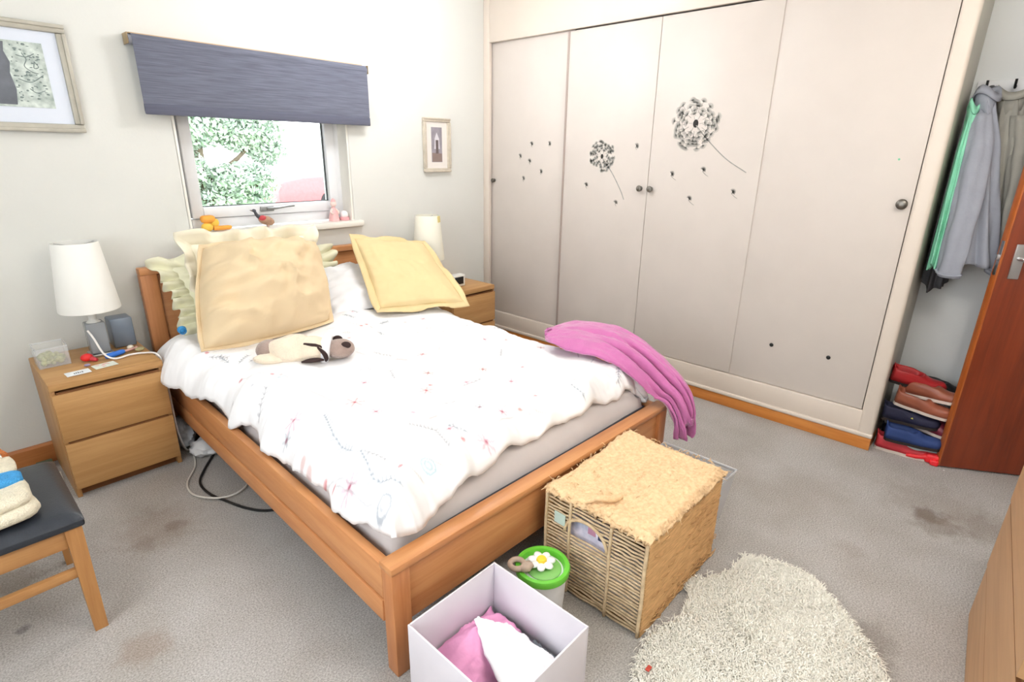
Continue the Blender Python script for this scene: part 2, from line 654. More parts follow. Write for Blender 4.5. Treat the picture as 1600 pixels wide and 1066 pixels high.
hd.tube(bez([(hx - 0.03, 0.072, sz0 + 0.034), (hx + 0.0, 0.05, sz0 + 0.036), (hx + 0.06, 0.045, sz0 + 0.043), (hx + 0.12, 0.046, sz0 + 0.047)], 6), 0.007, 8)
hd.build('handle', M('grey_handle_metal', (150, 152, 152), 0.4, metal=0.6), sash)
si = G().box(WX0 - 0.055, WX1 + 0.055, -0.035, 0.11, WZ0 - 0.022, WZ0 + 0.015, 0.008)
ws = si.build('window_sill', m_sillpaint, wn)
re_ = G()
re_.box(WX0 - 0.002, WX0 + 0.012, 0.0, 0.10, WZ0 + 0.015, WZ1).box(WX1 - 0.012, WX1 + 0.002, 0.0, 0.10, WZ0 + 0.015, WZ1)
re_.build('reveal_lining', m_sillpaint, wn, smooth=False)

w2 = thing('fill_window', (XL - 0.1, (LY0 + LY1) / 2, LZ0), 'added unseen white window left of the camera for fill daylight', 'window')
w2['kind'] = 'structure'
f2 = G()
for (a, b_, c, d_) in ((LY0, LY0 + 0.06, LZ0, LZ1), (LY1 - 0.06, LY1, LZ0, LZ1), (LY0, LY1, LZ0, LZ0 + 0.06), (LY0, LY1, LZ1 - 0.06, LZ1), (-2.33, -2.27, LZ0, LZ1)):
    f2.box(XL - 0.13, XL - 0.07, a, b_, c, d_, 0.004)
f2.build('outer_frame', m_white, w2)
portal('window_portal_left', (XL - 0.22, (LY0 + LY1) / 2, (LZ0 + LZ1) / 2), LY1 - LY0, LZ1 - LZ0, (1, 0, 0))
portal('window_portal_back', ((WX0 + WX1) / 2, 0.27, (WZ0 + WZ1) / 2), WX1 - WX0, WZ1 - WZ0, (0, -1, 0))

# ------------------------------------------------------------------ added globes for ceiling-bounce fill, above the frame
def fill_globe(pos, power, color, label):
    """added unseen globe on a short cord; its glow stands in for ceiling bounce"""
    lp = thing('fill_globe_light', pos, label, 'lamp', 'added globe fill lights')
    G().lathe([(0.0, 0.0), (0.045, 0.0), (0.045, -0.012), (0.02, -0.03), (0.0, -0.03)], pos, 24).build('ceiling_rose', m_white, lp)
    G().tube([(pos[0], pos[1], pos[2] - 0.03), (pos[0], pos[1], pos[2] - 0.085)], 0.004, 8).build('cord', m_white, lp)
    r = 0.14
    m, nt, b = new_mat('fill_glow')
    b.inputs['Base Color'].default_value = (0.9, 0.9, 0.88, 1)
    b.inputs['Emission Color'].default_value = (color[0], color[1], color[2], 1)
    b.inputs['Emission Strength'].default_value = power / (math.pi * 4 * math.pi * r * r)
    G().ball((pos[0], pos[1], pos[2] - 0.085 - r), r, 24, 16).build('fill_glow_globe', m, lp, angle=180)


fill_globe(FILL_POS, FILL_POWER, (0.97, 0.98, 1.0), 'added globe above the bed standing in for ceiling bounce light')
fill_globe(FILL2_POS, FILL2_POWER, (1.0, 0.94, 0.86), 'added fill globe near the chest of drawers standing in for bounce light')

# ------------------------------------------------------------------ fitted wardrobe
WD = thing('wardrobe', (0.3, -1.43, 0), 'cream fitted wardrobe with sliding doors and dandelion motifs', 'wardrobe')
YE = -2.868
HT, HD = 2.19, 0.205
g = G()
g.box(0.0, 0.03, -0.062, -0.001, 0.07, CEIL - 0.005, 0.004)                      # left stile against the wall
g.box(0.0, 0.03, YE + 0.02, -0.062, HT, CEIL - 0.005, 0.004)                     # header
g.box(0.0, 0.03, YE + 0.02, -0.062, 0.085, HD, 0.006)                            # bottom rail
g.box(-0.006, 0.03, YE, -2.797, 0.07, CEIL - 0.005, 0.022, 4)                    # rounded end stile
g.build('face_frame', m_cream2, WD)
G().box(-0.012, 0.02, YE - 0.002, -0.002, 0.068, 0.092, 0.008, 3).build('bottom_bead', m_cream2, WD)
G().box(0.02, XR - 0.002, YE + 0.006, YE + 0.026, 0.0, CEIL - 0.005, 0.002).build('end_panel', M('wardrobe_end_paint', (196, 192, 180), 0.5, var=0.02), WD)
G().box(0.09, 0.10, YE + 0.03, -0.002, 0.06, CEIL - 0.01).build('inside_back', m_gap, WD, smooth=False)
G().box(-0.004, 0.016, -1.37, -0.004, 0.0, 0.068, 0.002).build('plinth_board', m_pine, WD)
G().box(-0.004, 0.016, YE + 0.001, -1.374, 0.0, 0.068, 0.002).build('plinth_board', m_pine, WD)
G().box(0.018, 0.15, YE + 0.003, YE + 0.006, 0.0, 0.07).build('plinth_return', M('plinth_end_grain', (176, 120, 70), 0.6), WD, smooth=False)


def wdoor(ya, yb, x, z0=HD + 0.004, z1=HT - 0.008):
    return G().box(x, x + 0.018, yb, ya, z0, z1, 0.0025).build('sliding_door', m_cream, WD)


def knob(door, y, z, x, r=0.019):
    k = G()
    V0 = Matrix.Translation((x, y, z)) @ Matrix.Rotation(-math.pi / 2, 4, 'Y')
    prof = [(r * 0.75, 0.0), (r * 0.78, 0.003), (r * 0.4, 0.006), (r * 0.4, 0.014), (r * 0.9, 0.018), (r, 0.023), (r * 0.85, 0.028), (r * 0.4, 0.031), (0.0, 0.031)]
    t = G().lathe(prof, (0, 0, 0), 20)
    k.add([V0 @ Vector(p) for p in t.v], t.f)
    return k.build('knob', m_pewter, door)


d1 = wdoor(-0.03, -0.80, 0.036, HD - 0.02, HT + 0.02)
d2 = wdoor(-0.772, -1.430, 0.010)
G().box(0.004, 0.03, -0.784, -0.770, HD + 0.004, HT - 0.008, 0.002).build('edge_profile', M('taupe_edge_profile', (166, 150, 142), 0.5, var=0.02), d2)
d3 = wdoor(-1.433, -2.092, 0.010)
d4 = wdoor(-2.078, -2.793, 0.016, HD + 0.002)
d4.location.x += 0.0
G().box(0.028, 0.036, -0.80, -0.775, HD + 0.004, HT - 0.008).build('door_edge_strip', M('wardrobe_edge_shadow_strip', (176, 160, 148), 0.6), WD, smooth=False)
knob(d1, -0.088, 1.239, 0.036, 0.016)
knob(d2, -1.386, 1.246, 0.010)
knob(d3, -1.458, 1.246, 0.010)
knob(d4, -2.757, 1.246, 0.016, 0.024)
for (yy, zz) in ((-2.302, 0.441), (-2.593, 0.442)):
    t = G()
    t.ball((0.014, yy, zz), (0.006, 0.011, 0.011), 12, 8)
    t.build('screw_cover', m_black, d4)


def floret(gg, x, y, z, a, L=0.03, r=0.011):
    """a seed of a dandelion clock: short stalk and a fan of hairs, as thin plates on the door"""
    def bar(p, q, w):
        d = Vector((q[0] - p[0], q[1] - p[1]))
        if d.length < 1e-6:
            return
        n = Vector((-d.y, d.x)).normalized() * w
        A = [(p[0] + n.x, p[1] + n.y), (p[0] - n.x, p[1] - n.y), (q[0] - n.x * 0.6, q[1] - n.y * 0.6), (q[0] + n.x * 0.6, q[1] + n.y * 0.6)]
        V = [(x, u, v) for u, v in A] + [(x - 0.0012, u, v) for u, v in A]
        gg.add(V, [(4, 5, 6, 7), (0, 1, 5, 4), (1, 2, 6, 5), (2, 3, 7, 6), (3, 0, 4, 7)])
    c, s = math.cos(a), math.sin(a)
    tip = (y + c * L, z + s * L)
    bar((y, z), tip, 0.0011)
    for k in range(-3, 4):
        b = a + k * 0.42
        bar(tip, (tip[0] + math.cos(b) * r, tip[1] + math.sin(b) * r), 0.0019)


def line_plate(gg, x, pts, w):
    P = bez([(0, a, b) for a, b in pts], 8)
    n = len(P)
    V, F = [], []
    for i, p in enumerate(P):
        d = (P[min(i + 1, n - 1)] - P[max(i - 1, 0)])
        d = Vector((d.y, d.z)).normalized()
        nn = Vector((-d.y, d.x)) * w
        for xx in (x, x - 0.0012):
            V += [(xx, p.y + nn.x, p.z + nn.y), (xx, p.y - nn.x, p.z - nn.y)]
    for i in range(n - 1):
        a, b = i * 4, (i + 1) * 4
        F += [(a + 2, a + 3, b + 3, b + 2), (a, a + 2, b + 2, b), (a + 1, b + 1, b + 3, a + 3)]
    gg.add(V, F)


def dandelion(door, x, cy, cz, R, stem, seed):
    rr = random.Random(seed)
    a = G()
    for ring, (rad, n) in enumerate(((0.2, 6), (0.40, 11), (0.60, 17), (0.78, 22), (0.94, 24))):
        for k in range(n):
            an = 2 * math.pi * (k + 0.5 * (ring % 2)) / n + rr.uniform(-0.12, 0.12)
            if ring >= 3 and rr.random() < 0.3:
                continue
            q = R * rad * rr.uniform(0.93, 1.07)
            floret(a, x, cy + math.cos(an) * q * 0.72, cz + math.sin(an) * q * 0.72, an + rr.uniform(-.2, .2), R * 0.2, R * 0.15)
    h = a.build('dandelion_head', m_decal2, door, smooth=False)
    b = G()
    line_plate(b, x, stem, 0.0026)
    b.build('dandelion_stem', m_decal2, door, smooth=False)
    c = G().ball((x, cy, cz), (0.0015, R * 0.11, R * 0.15), 12, 8)
    c.build('dandelion_core', M('black_decal', (40, 38, 36), 0.7), door)


dandelion(d2, 0.010, -1.085, 1.43, 0.10, [(-1.09, 1.42), (-1.17, 1.33), (-1.24, 1.23), (-1.272, 1.171)], 3)
dandelion(d3, 0.010, -1.70, 1.615, 0.145, [(-1.70, 1.61), (-1.78, 1.53), (-1.90, 1.43), (-2.022, 1.361)], 5)
for door, xx, lst in ((d1, 0.036, [(-0.346, 1.417), (-0.456, 1.501), (-0.615, 1.505), (-0.441, 1.383), (-0.547, 1.316), (-0.382, 1.261)]),
                      (d2, 0.010, [(-0.971, 1.243), (-1.327, 1.491), (-1.211, 1.143)]),
                      (d3, 0.010, [(-1.581, 1.335), (-1.776, 1.363), (-1.711, 1.2), (-1.958, 1.253)]),):
    for i, (yy, zz) in enumerate(lst):
        s = G()
        an = random.uniform(1.6, 2.6)
        floret(s, xx, yy, zz - 0.006, an, 0.012, 0.017)
        floret(s, xx, yy, zz - 0.006, an + 0.5, 0.008, 0.013)
        line_plate(s, xx, [(yy, zz - 0.006), (yy - 0.02, zz - 0.022), (yy - 0.035, zz - 0.03)] if door is d3 else [(yy, zz - 0.006), (yy - 0.004, zz - 0.012), (yy - 0.008, zz - 0.018)], 0.0009)
        s.build('seed_decal', m_decal, door, smooth=False)
G().ball((0.016, -2.703, 1.442), (0.001, 0.005, 0.005), 10, 6).build('green_dot', M('mint_dot', (110, 190, 150), 0.6), d4)

# ------------------------------------------------------------------ bed
TH = 0.022
BED = thing('double_bed', (-2.425, -0.03, 0), 'wooden double bed frame with panelled footboard under floral duvet', 'bed', rz=-TH)
# local bed frame: u to the right, v towards the foot (local -y)
BM_ = mw(BED)
BW, BL = 1.475, 2.14


def B(u, v, z):
    p = BM_ @ Vector((u, -v, z))
    return (p.x, p.y, p.z)


def Barr(U, V, Z):
    c, s = math.cos(-TH), math.sin(-TH)
    x, y = U, -V
    return np.stack([BED.location.x + c * x - s * y, BED.location.y + s * x + c * y, Z], -1)


def bbox(name, u0, u1, v0, v1, z0, z1, mat, bev=0.004, parent=None):
    t = G().box(u0, u1, -v1, -v0, z0, z1, bev)
    if parent is None:
        return t.build(name, mat, BED, local=True)
    return t.build(name, mat, parent, local=True)


# headboard
hb = bbox('headboard_panel', 0.07, BW - 0.07, 0.018, 0.034, 0.2, 0.84, m_bedwood)
bbox('headboard_post', 0.0, 0.075, 0.0, 0.05, 0.0, 0.845, m_bedwood_z)
bbox('headboard_post', BW - 0.075, BW, 0.0, 0.05, 0.0, 0.845, m_bedwood_z)
bbox('headboard_rail', 0.0, BW, -0.004, 0.056, 0.845, 0.878, m_bedwood, 0.005)
# footboard
bbox('footboard_panel', 0.058, BW - 0.058, BL - 0.032, BL - 0.014, 0.165, 0.36, m_bedwood)
bbox('footboard_leg', 0.0, 0.06, BL - 0.05, BL, 0.0, 0.362, m_bedwood_z)
bbox('footboard_leg', BW - 0.06, BW, BL - 0.05, BL, 0.0, 0.362, m_bedwood_z)
bbox('footboard_rail', -0.003, BW + 0.003, BL - 0.058, BL + 0.004, 0.36, 0.386, m_bedwood, 0.007)
for u0, u1 in ((0.0, 0.032), (BW - 0.032, BW)):
    s = bbox('side_rail', u0, u1, 0.05, BL - 0.05, 0.255, 0.372, m_bedwood_y)
    o = -0.004 if u0 < 0.1 else 0.004
    bbox('rail_moulding', u0 + o, u1 + o, 0.05, BL - 0.05, 0.175, 0.25, m_bedwood_y, 0.004, s)
    bbox('rail_groove', u0 + 0.006, u1 - 0.006, 0.05, BL - 0.05, 0.248, 0.257, m_oakdark, 0.0, s)
sl = G()
for k in range(14):
    sl.box(0.034, BW - 0.034, -(0.14 + k * 0.145), -(0.07 + k * 0.145), 0.185, 0.2)
for k in range(14):
    bbox('bed_slat', 0.034, BW - 0.034, 0.08 + k * 0.142, 0.15 + k * 0.142, 0.185, 0.2, m_bedwood)

# mattress
m_sheet = M('grey_lilac_sheet', (206, 199, 198), 0.9, var=0.04, scale=6, bump=0.1, bscale=25)
n, mm = 40, 60
mt = thing('mattress', B(0.72, 1.05, 0.2), 'mattress in a pale grey fitted sheet on the bed', 'mattress', rz=-TH)
G().box(0.038, BW - 0.038, -(BL - 0.062), -0.06, 0.201, 0.27, 0.02, 3).build('mattress_base', M('slate_mattress_base', (120, 128, 140), 0.9, var=0.08), mt, local=True)
mt_off = Vector((0.72, -1.05, 0.2))
for ch in mt.children:
    ch.location = -mt_off
uu, vv = np.meshgrid(np.linspace(0.036, BW - 0.036, n), np.linspace(0.06, BL - 0.064, mm), indexing='ij')
ed = np.minimum(np.minimum(uu - 0.036, BW - 0.036 - uu), BL - 0.064 - vv)
zz = 0.275 + 0.195 * (1 - (1 - np.clip(ed / 0.14, 0, 1)) ** 2) ** 0.5
zz = zz + 0.006 * fbm(uu * 9 + vv * 3, vv * 5, 4) + 0.012 * fbm(uu * 4 + vv * 14, vv * 3, 9) * sst(vv, 1.7, 2.05)
A = Barr(uu, vv, zz)
G().sheet(A[:, ::-1], 0.01).build('fitted_sheet', m_sheet, mt, angle=180)
t = bez([B(0.05, 2.02, 0.29), B(0.1, 2.055, 0.345), B(0.25, 2.062, 0.36), B(0.5, 2.064, 0.365), B(1.0, 2.064, 0.365), B(1.42, 2.05, 0.36)], 8)
G().tube(t, 0.005, 6).build('sheet_piping', M('dark_piping', (66, 66, 74), 0.8), mt)

# duvet -----------------------------------------------------------
NU, NV = 330, 400
U = np.linspace(0, 1, NU)[:, None] * np.ones((1, NV))
V = np.ones((NU, 1)) * np.linspace(0, 1, NV)[None, :]
v_ = 0.22 + V * (2.045 - 0.22)
hem = 0.045 * fbm(U * 7, 0 * U, 21) + 0.058 * np.exp(-((U - 0.07) / 0.10) ** 2) + 0.02 * np.exp(-((U - 0.98) / 0.12) ** 2) - 0.035 * np.exp(-((U - 0.55) / 0.25) ** 2)
v_ = v_ + hem * sst(V, 0.75, 1.0)
uL = 0.024 - 0.085 * (1 - sst(v_, 0.45, 0.95)) + 0.03 * fbm(v_ * 5, 0 * v_, 5) + 0.012 * np.sin(v_ * 23)
uL = uL + 0.035 * sst(V, 0.93, 1.0) ** 3
uR = BW - 0.03 + 0.05 * (1 - sst(v_, 0.5, 1.1)) + 0.02 * fbm(v_ * 4, 0 * v_ + 7, 6)
# spend more of the grid on the rolled sides
def warp(t, k=0.35):
    return t + k * np.sin(2 * math.pi * t) / (2 * math.pi) * -1
Uw = warp(U, 0.45)
u_ = uL + (uR - uL) * Uw
tl = np.clip((u_ - uL) / 0.20, 0, 1)
tr = np.clip((uR - u_) / 0.20, 0, 1)
tf = np.clip((v_.max(axis=1, keepdims=True) - v_) / 0.17, 0, 1)
pr_ = lambda t: (1 - (1 - t) ** 2.2) ** 0.62
ztop = 0.555 + 0.012 * np.sin(u_ * 4.2 + 0.5) + 0.02 * fbm(u_ * 2.3, v_ * 2.1, 11) + 0.02 * np.exp(-((u_ - 1.2) / 0.3) ** 2 - ((v_ - 1.5) / 0.4) ** 2)
zl = 0.40 + 0.0 * v_ + 0.02 * fbm(v_ * 7, 0 * v_, 31)
zr = 0.40
zf = 0.455 - 0.05 * np.exp(-((U - 0.02) / 0.12) ** 2) - 0.04 * np.exp(-((U - 1.0) / 0.1) ** 2) + 0.012 * fbm(U * 14, 0 * U, 8)
z_ = zl + (ztop - zl) * pr_(tl)
z_ = zr + (z_ - zr) * pr_(tr)
z_ = np.minimum(z_, zf + (ztop - zf) * pr_(tf) + 0.0)
edge = 1 - np.minimum(np.minimum(sst(tl, 0, 1), sst(tr, 0, 1)), sst(tf, 0, 1))
# creases: soft everywhere, gathered folds at the edges
wr = 0.010 * fbm(u_ * 7 + v_ * 2, v_ * 6 - u_ * 2, 41)
rid = 1 - np.abs(fbm(u_ * 3.2 + 0.6 * v_, v_ * 4.1 - 1.1 * u_, 51, 3)) * 2.2
wr += 0.014 * np.clip(rid, 0, 1) ** 3 * (0.35 + 0.65 * edge)
wr += 0.022 * edge * fbm(u_ * 6 + v_ * 13, v_ * 12 - u_ * 4, 61)
wr += 0.020 * edge * sst(u_, 0.45, 0.0) * np.sin(v_ * 17 + 3 * u_ + 2 * fbm(v_ * 3, u_ * 3, 71))
heap = 0.06 * np.exp(-((u_ - 0.02) / 0.10) ** 2 - ((v_ - 0.48) / 0.2) ** 2)
wr += 0.022 * (1 - sst(tf, 0, 1)) * np.clip(np.sin(u_ * 26 + 2.5 * fbm(u_ * 4, v_ * 2, 77) + v_ * 6), -0.4, 1)
z_ = z_ + wr + heap + 0.05 * np.exp(-((u_ - 0.85) / 0.18) ** 2 - ((v_ - 0.5) / 0.14) ** 2)
z_ = np.maximum(z_, 0.378)
A = Barr(u_, v_, z_)

# printed meadow pattern, painted per point of the cloth
PC = np.ones((NU, NV, 3)) * np.array(lin((250, 249, 251))[:3])
Up, Vp = u_, v_
def dab(dist, wdt, col, k=0.8):
    global PC
    wdt = wdt * 0.85
    a = np.clip((wdt - dist) / (0.5 * wdt) + 0.5, 0, 1) * k * 0.8
    c = np.array(lin(col)[:3])
    PC = PC * (1 - a[..., None]) + c * a[..., None]
def stroke(pts, wdt, col, k=0.7):
    for (a, b), (c, d) in zip(pts[:-1], pts[1:]):
        x0_, x1_ = min(a, c) - 0.02, max(a, c) + 0.02
        dx, dy = c - a, d - b
        t = np.clip(((Up - a) * dx + (Vp - b) * dy) / (dx * dx + dy * dy + 1e-9), 0, 1)
        dab(np.hypot(Up - a - t * dx, Vp - b - t * dy), wdt, col, k)
def blob(c, r, col, k=0.8):
    dab(np.hypot(Up - c[0], Vp - c[1]), r, col, k)
def ring(c, r, col, k=0.5):
    d = np.hypot(Up - c[0], Vp - c[1])
    dab(np.abs(d - r), 0.0035, col, k)
    dab(np.abs(d - r * 0.5), 0.003, col, k * 0.7)
GR, GB, RD, PK, BR, BL_ = (150, 150, 158), (128, 140, 156), (206, 70, 84), (214, 140, 168), (182, 110, 100), (150, 190, 205)
def sprig(p, q, col, n=7, L=0.02):
    stroke([p, q], 0.0028, col)
    d = np.array(q) - np.array(p)
    ln = np.hypot(*d)
    d = d / ln
    nn = np.array([-d[1], d[0]])
    for k in range(n):
        b = np.array(p) + d * ln * (k + 0.3) / n
        for s in (-1, 1):
            e = b - d * L * 0.7 + nn * s * L * 0.7
            stroke([tuple(b), tuple(e)], 0.0032, col, 0.65)
def flower(c, col, r=0.025, n=6, a0=0.3):
    for k in range(n):
        a = a0 + 2 * math.pi * k / n
        stroke([c, (c[0] + math.cos(a) * r, c[1] + math.sin(a) * r)], 0.0042, col, 0.6)
    blob(c, 0.007, (150, 40, 60), 0.7)
def poppy(c, st, col=RD):
    stroke([c, st], 0.0022, GR, 0.55)
    blob(c, 0.0095, col, 0.8)
flower((0.278, 1.52), RD, 0.035); flower((0.549, 1.589), RD, 0.025); flower((0.482, 2.0), PK, 0.03, 8); flower((0.87, 1.74), PK, 0.028)
flower((0.10, 1.40), PK, 0.03, 7); flower((0.05, 1.86), PK, 0.028, 8); flower((0.792, 1.245), RD, 0.022); flower((0.876, 1.562), BR, 0.015)
sprig((0.165, 1.506), (0.123, 1.641), GB); sprig((0.123, 1.641), (0.121, 1.766), GB); sprig((0.13, 1.80), (0.09, 1.93), GB); sprig((0.09, 1.93), (0.12, 2.04), GB)
sprig((0.327, 1.785), (0.362, 1.881), GR); sprig((0.362, 1.881), (0.336, 1.989), GR)
poppy((0.05, 1.70), (0.06, 1.95)); poppy((0.04, 1.78), (0.05, 1.98)); poppy((0.16, 1.97), (0.20, 2.03)); poppy((0.101, 0.918), (0.16, 1.02))
ring((0.489, 1.252), 0.02, GB); ring((0.438, 1.864), 0.024, GB); ring((0.191, 1.113), 0.022, GR); ring((0.06, 2.03), 0.02, GB, 0.8)
stroke([(0.22, 1.295), (0.23, 1.489)], 0.005, GR, 0.45); stroke([(0.504, 1.735), (0.566, 1.741)], 0.004, GR); stroke([(0.404, 1.80), (0.43, 1.80)], 0.005, BR); stroke([(0.675, 1.216), (0.70, 1.25)], 0.005, BR)
blob((0.03, 1.60), 0.013, BR, 0.6); blob((0.03, 1.635), 0.013, BR, 0.6)
ring((0.24, 2.0), 0.022, BL_, 0.8); blob((0.24, 2.0), 0.022, BL_, 0.35)
rr = random.Random(11)
for k in range(105):
    c = (rr.uniform(0.03, 1.42), rr.uniform(0.35, 2.02))
    a = rr.uniform(0, 6.28)
    q = lambda L: (c[0] + math.cos(a) * L, c[1] + math.sin(a) * L)
    w_ = rr.random()
    if w_ < 0.22:
        sprig(c, q(rr.uniform(0.06, 0.12)), rr.choice([GR, GB, GR]), 5, 0.014)
    elif w_ < 0.36:
        poppy(c, q(rr.uniform(0.06, 0.14)), rr.choice([RD, BR, PK]))
    elif w_ < 0.50:
        ring(c, rr.uniform(0.012, 0.02), rr.choice([GR, GB, BL_]), 0.45)
    elif w_ < 0.66:
        stroke([c, q(rr.uniform(0.04, 0.09))], 0.003, rr.choice([GR, GB]), 0.5)
    elif w_ < 0.78:
        flower(c, rr.choice([PK, GB, BR]), rr.uniform(0.014, 0.024), 6, a)
    else:
        blob(c, rr.uniform(0.006, 0.011), rr.choice([GR, GB, BR, GR]), 0.5)
d = G()
d.sheet(A[:, ::-1], 0.03)
pc = PC[:, ::-1].reshape(-1, 3)
m_duvet = attr_mat('printed_duvet_cotton', 0.85, 0.1, 400)
dv = d.build('duvet', m_duvet, angle=180, colors=np.concatenate([pc, np.ones_like(pc) * 0.86]))
tag(dv, 'white duvet printed with grey sprigs and red flowers spread over the bed', 'duvet')


# ------------------------------------------------------------------ pillows
def pillow(name, BLc, BRc, TRc, TLc, front, back, mat, label, frill=0.0, frill_mat=None, seed=0, wr=1.0, pinch=0.04, ruf=26, cat='pillow', flop=0.0, sharp=0.5):
    n = 46
    s, t = np.meshgrid(np.linspace(0, 1, n), np.linspace(0, 1, n), indexing='ij')
    P = [np.array(p, float) for p in (BLc, BRc, TRc, TLc)]
    def bil(s, t):
        s, t = s[..., None], t[..., None]
        return P[0] * (1 - s) * (1 - t) + P[1] * s * (1 - t) + P[2] * s * t + P[3] * (1 - s) * t
    nrm = np.cross(P[1] - P[0], P[3] - P[0])
    nrm /= np.linalg.norm(nrm)
    s2 = s + pinch * np.sin(math.pi * t) * (1 - 2 * s)
    t2 = t + pinch * np.sin(math.pi * s) * (1 - 2 * t)
    base = bil(s2, t2)
    prof = (np.clip(1 - (2 * s - 1) ** 2, 0, 1) * np.clip(1 - (2 * t - 1) ** 2, 0, 1)) ** sharp
    e = 1 - prof
    w_ = wr * (0.016 * fbm(s * 5, t * 5, seed) * prof + 0.022 * e * prof * fbm(np.arctan2(t - .5, s - .5) * 5, np.hypot(s - .5, t - .5) * 3, seed + 3))
    pull = np.exp(-s / 0.22) * np.sin(t * 38 + 5 * fbm(t * 3, s * 3, seed + 21)) + 0.8 * np.exp(-t / 0.18) * np.sin(s * 24 + t * 14 + 4 * fbm(s * 3, t * 2, seed + 22)) + 0.6 * np.exp(-(1 - t) / 0.2) * np.sin(s * 30 - t * 9 + 4 * fbm(s * 3, t * 2, seed + 23))
    w_ = w_ + wr * 0.007 * pull * np.clip(prof * 2.2, 0, 1)
    rid = np.clip(1 - np.abs(fbm(s * 3.5 + t, t * 3.2 - s * .5, seed + 9, 3)) * 2.4, 0, 1) ** 3
    w_ = w_ + wr * 0.016 * rid * prof
    Fp = base + nrm * (front * prof + w_)[..., None]
    Bp = base - nrm * (back * prof)[..., None]
    ce = sum(P) / 4
    root = thing(name, (float(ce[0]), float(ce[1]), float(min(p[2] for p in P))), label, cat)
    g = G()
    g.grid(Fp)
    g.grid(Bp, flip=True)
    g.build('cushion_body', mat, root, angle=180)
    # seam / flange all round
    fw_ = frill if frill else 0.0
    if fw_:
        per = []
        k = 90
        for a in np.linspace(0, 1, k, endpoint=False): per.append((a, 0.0, 0, -1))
        for a in np.linspace(0, 1, k, endpoint=False): per.append((1.0, a, 1, 0))
        for a in np.linspace(0, 1, k, endpoint=False): per.append((1 - a, 1.0, 0, 1))
        for a in np.linspace(0, 1, k, endpoint=False): per.append((0.0, 1 - a, -1, 0))
        per = np.array(per)
        ex, ey = P[1] - P[0], P[3] - P[0]
        ex /= np.linalg.norm(ex); ey /= np.linalg.norm(ey)
        pinched_s = per[:, 0] + pinch * np.sin(math.pi * per[:, 1]) * (1 - 2 * per[:, 0])
        pinched_t = per[:, 1] + pinch * np.sin(math.pi * per[:, 0]) * (1 - 2 * per[:, 1])
        p0 = bil(pinched_s, pinched_t)
        # outward direction from the centre blended with the side normal
        cen = bil(np.array(0.5), np.array(0.5))
        out = per[:, 2:3] * ex + per[:, 3:4] * ey
        rad = p0 - cen
        rad /= np.linalg.norm(rad, axis=1, keepdims=True)
        # near corners use radial direction
        cs = np.maximum(np.abs(per[:, 0] - .5), np.abs(per[:, 1] - .5)) + np.minimum(np.abs(per[:, 0] - .5), np.abs(per[:, 1] - .5))
        kk = sst(cs, 0.8, 1.0)[:, None]
        out = out * (1 - kk) + rad * kk * 1.15
        N_ = len(per)
        ang = np.arange(N_) / N_ * 2 * math.pi
        ph = ruf * ang + 2.5 * fbm(np.cos(ang) * 3, np.sin(ang) * 3, seed + 5)
        rows = []
        for j, q in enumerate((-0.15, 0.3, 0.65, 1.0)):
            amp = fw_ * 0.42 * max(q, 0) ** 0.8
            pp = p0 + out * fw_ * q * (1 + 0.12 * np.sin(ph * 0.5))[:, None] + nrm * (amp * np.sin(ph) + fw_ * flop * max(q, 0))[:, None]
            rows.append(pp)
        R_ = np.array(rows)
        R_ = np.concatenate([R_, R_[:, :1]], axis=1)
        G().sheet(np.transpose(R_, (1, 0, 2)), 0.004).build('frill', frill_mat or mat, root, angle=180)
    return root


m_yel = M('butter_yellow_cotton', (228, 205, 168), 0.9, var=0.03, scale=6, bump=0.12, bscale=12)
m_yel2 = M('soft_yellow_cotton', (228, 205, 156), 0.9, var=0.03, scale=6, bump=0.1, bscale=12)
m_lemon = M('pale_lemon_cotton', (243, 240, 212), 0.9, var=0.03, scale=6, bump=0.1, bscale=12)
m_creamc = M('ivory_cotton', (246, 238, 216), 0.9, var=0.03, scale=6, bump=0.1, bscale=12)
m_wcot = M('white_cotton', (248, 247, 250), 0.9, var=0.02, scale=8, bump=0.12, bscale=14)
pillow('sleeping_pillow', (-1.66, -0.52, 0.575), (-0.98, -0.58, 0.575), (-1.02, -0.10, 0.74), (-1.68, -0.10, 0.74), 0.09, 0.05, m_wcot,
       'plain white pillow lying behind the yellow pillow near the window', seed=4, wr=1.4)
pillow('frilled_pillow', (-2.27, -0.30, 0.56), (-1.46, -0.32, 0.56), (-1.50, -0.14, 0.86), (-2.30, -0.13, 0.88), 0.07, 0.05, m_lemon,
       'pale lemon pillow with wide frill standing against the headboard', frill=0.085, seed=8, ruf=30, sharp=0.4)
pillow('ruffled_cushion', (-2.26, -0.40, 0.58), (-1.70, -0.40, 0.58), (-1.64, -0.24, 0.99), (-2.23, -0.22, 1.0), 0.07, 0.05, m_creamc,
       'ivory cushion with ruffled edge behind the big yellow cushion', frill=0.06, seed=12, ruf=17, flop=0.6)
pillow('square_cushion', (-2.36, -0.615, 0.585), (-1.735, -0.60, 0.585), (-1.635, -0.315, 0.945), (-2.20, -0.315, 0.985), 0.235, 0.07, m_yel,
       'large puffy butter yellow square cushion at the left of the bed', frill=0.018, seed=17, wr=3.0, ruf=9, pinch=-0.03, flop=0.2, sharp=0.5, cat='cushion')
pillow('flanged_pillow', (-1.44, -0.64, 0.60), (-1.00, -0.86, 0.60), (-0.86, -0.31, 0.865), (-1.345, -0.27, 0.94), 0.07, 0.05, m_yel2,
       'flat soft yellow pillow with flanged edge leaning at the right of the bed', frill=0.035, seed=23, wr=0.8, ruf=7, pinch=0.015, sharp=0.38)

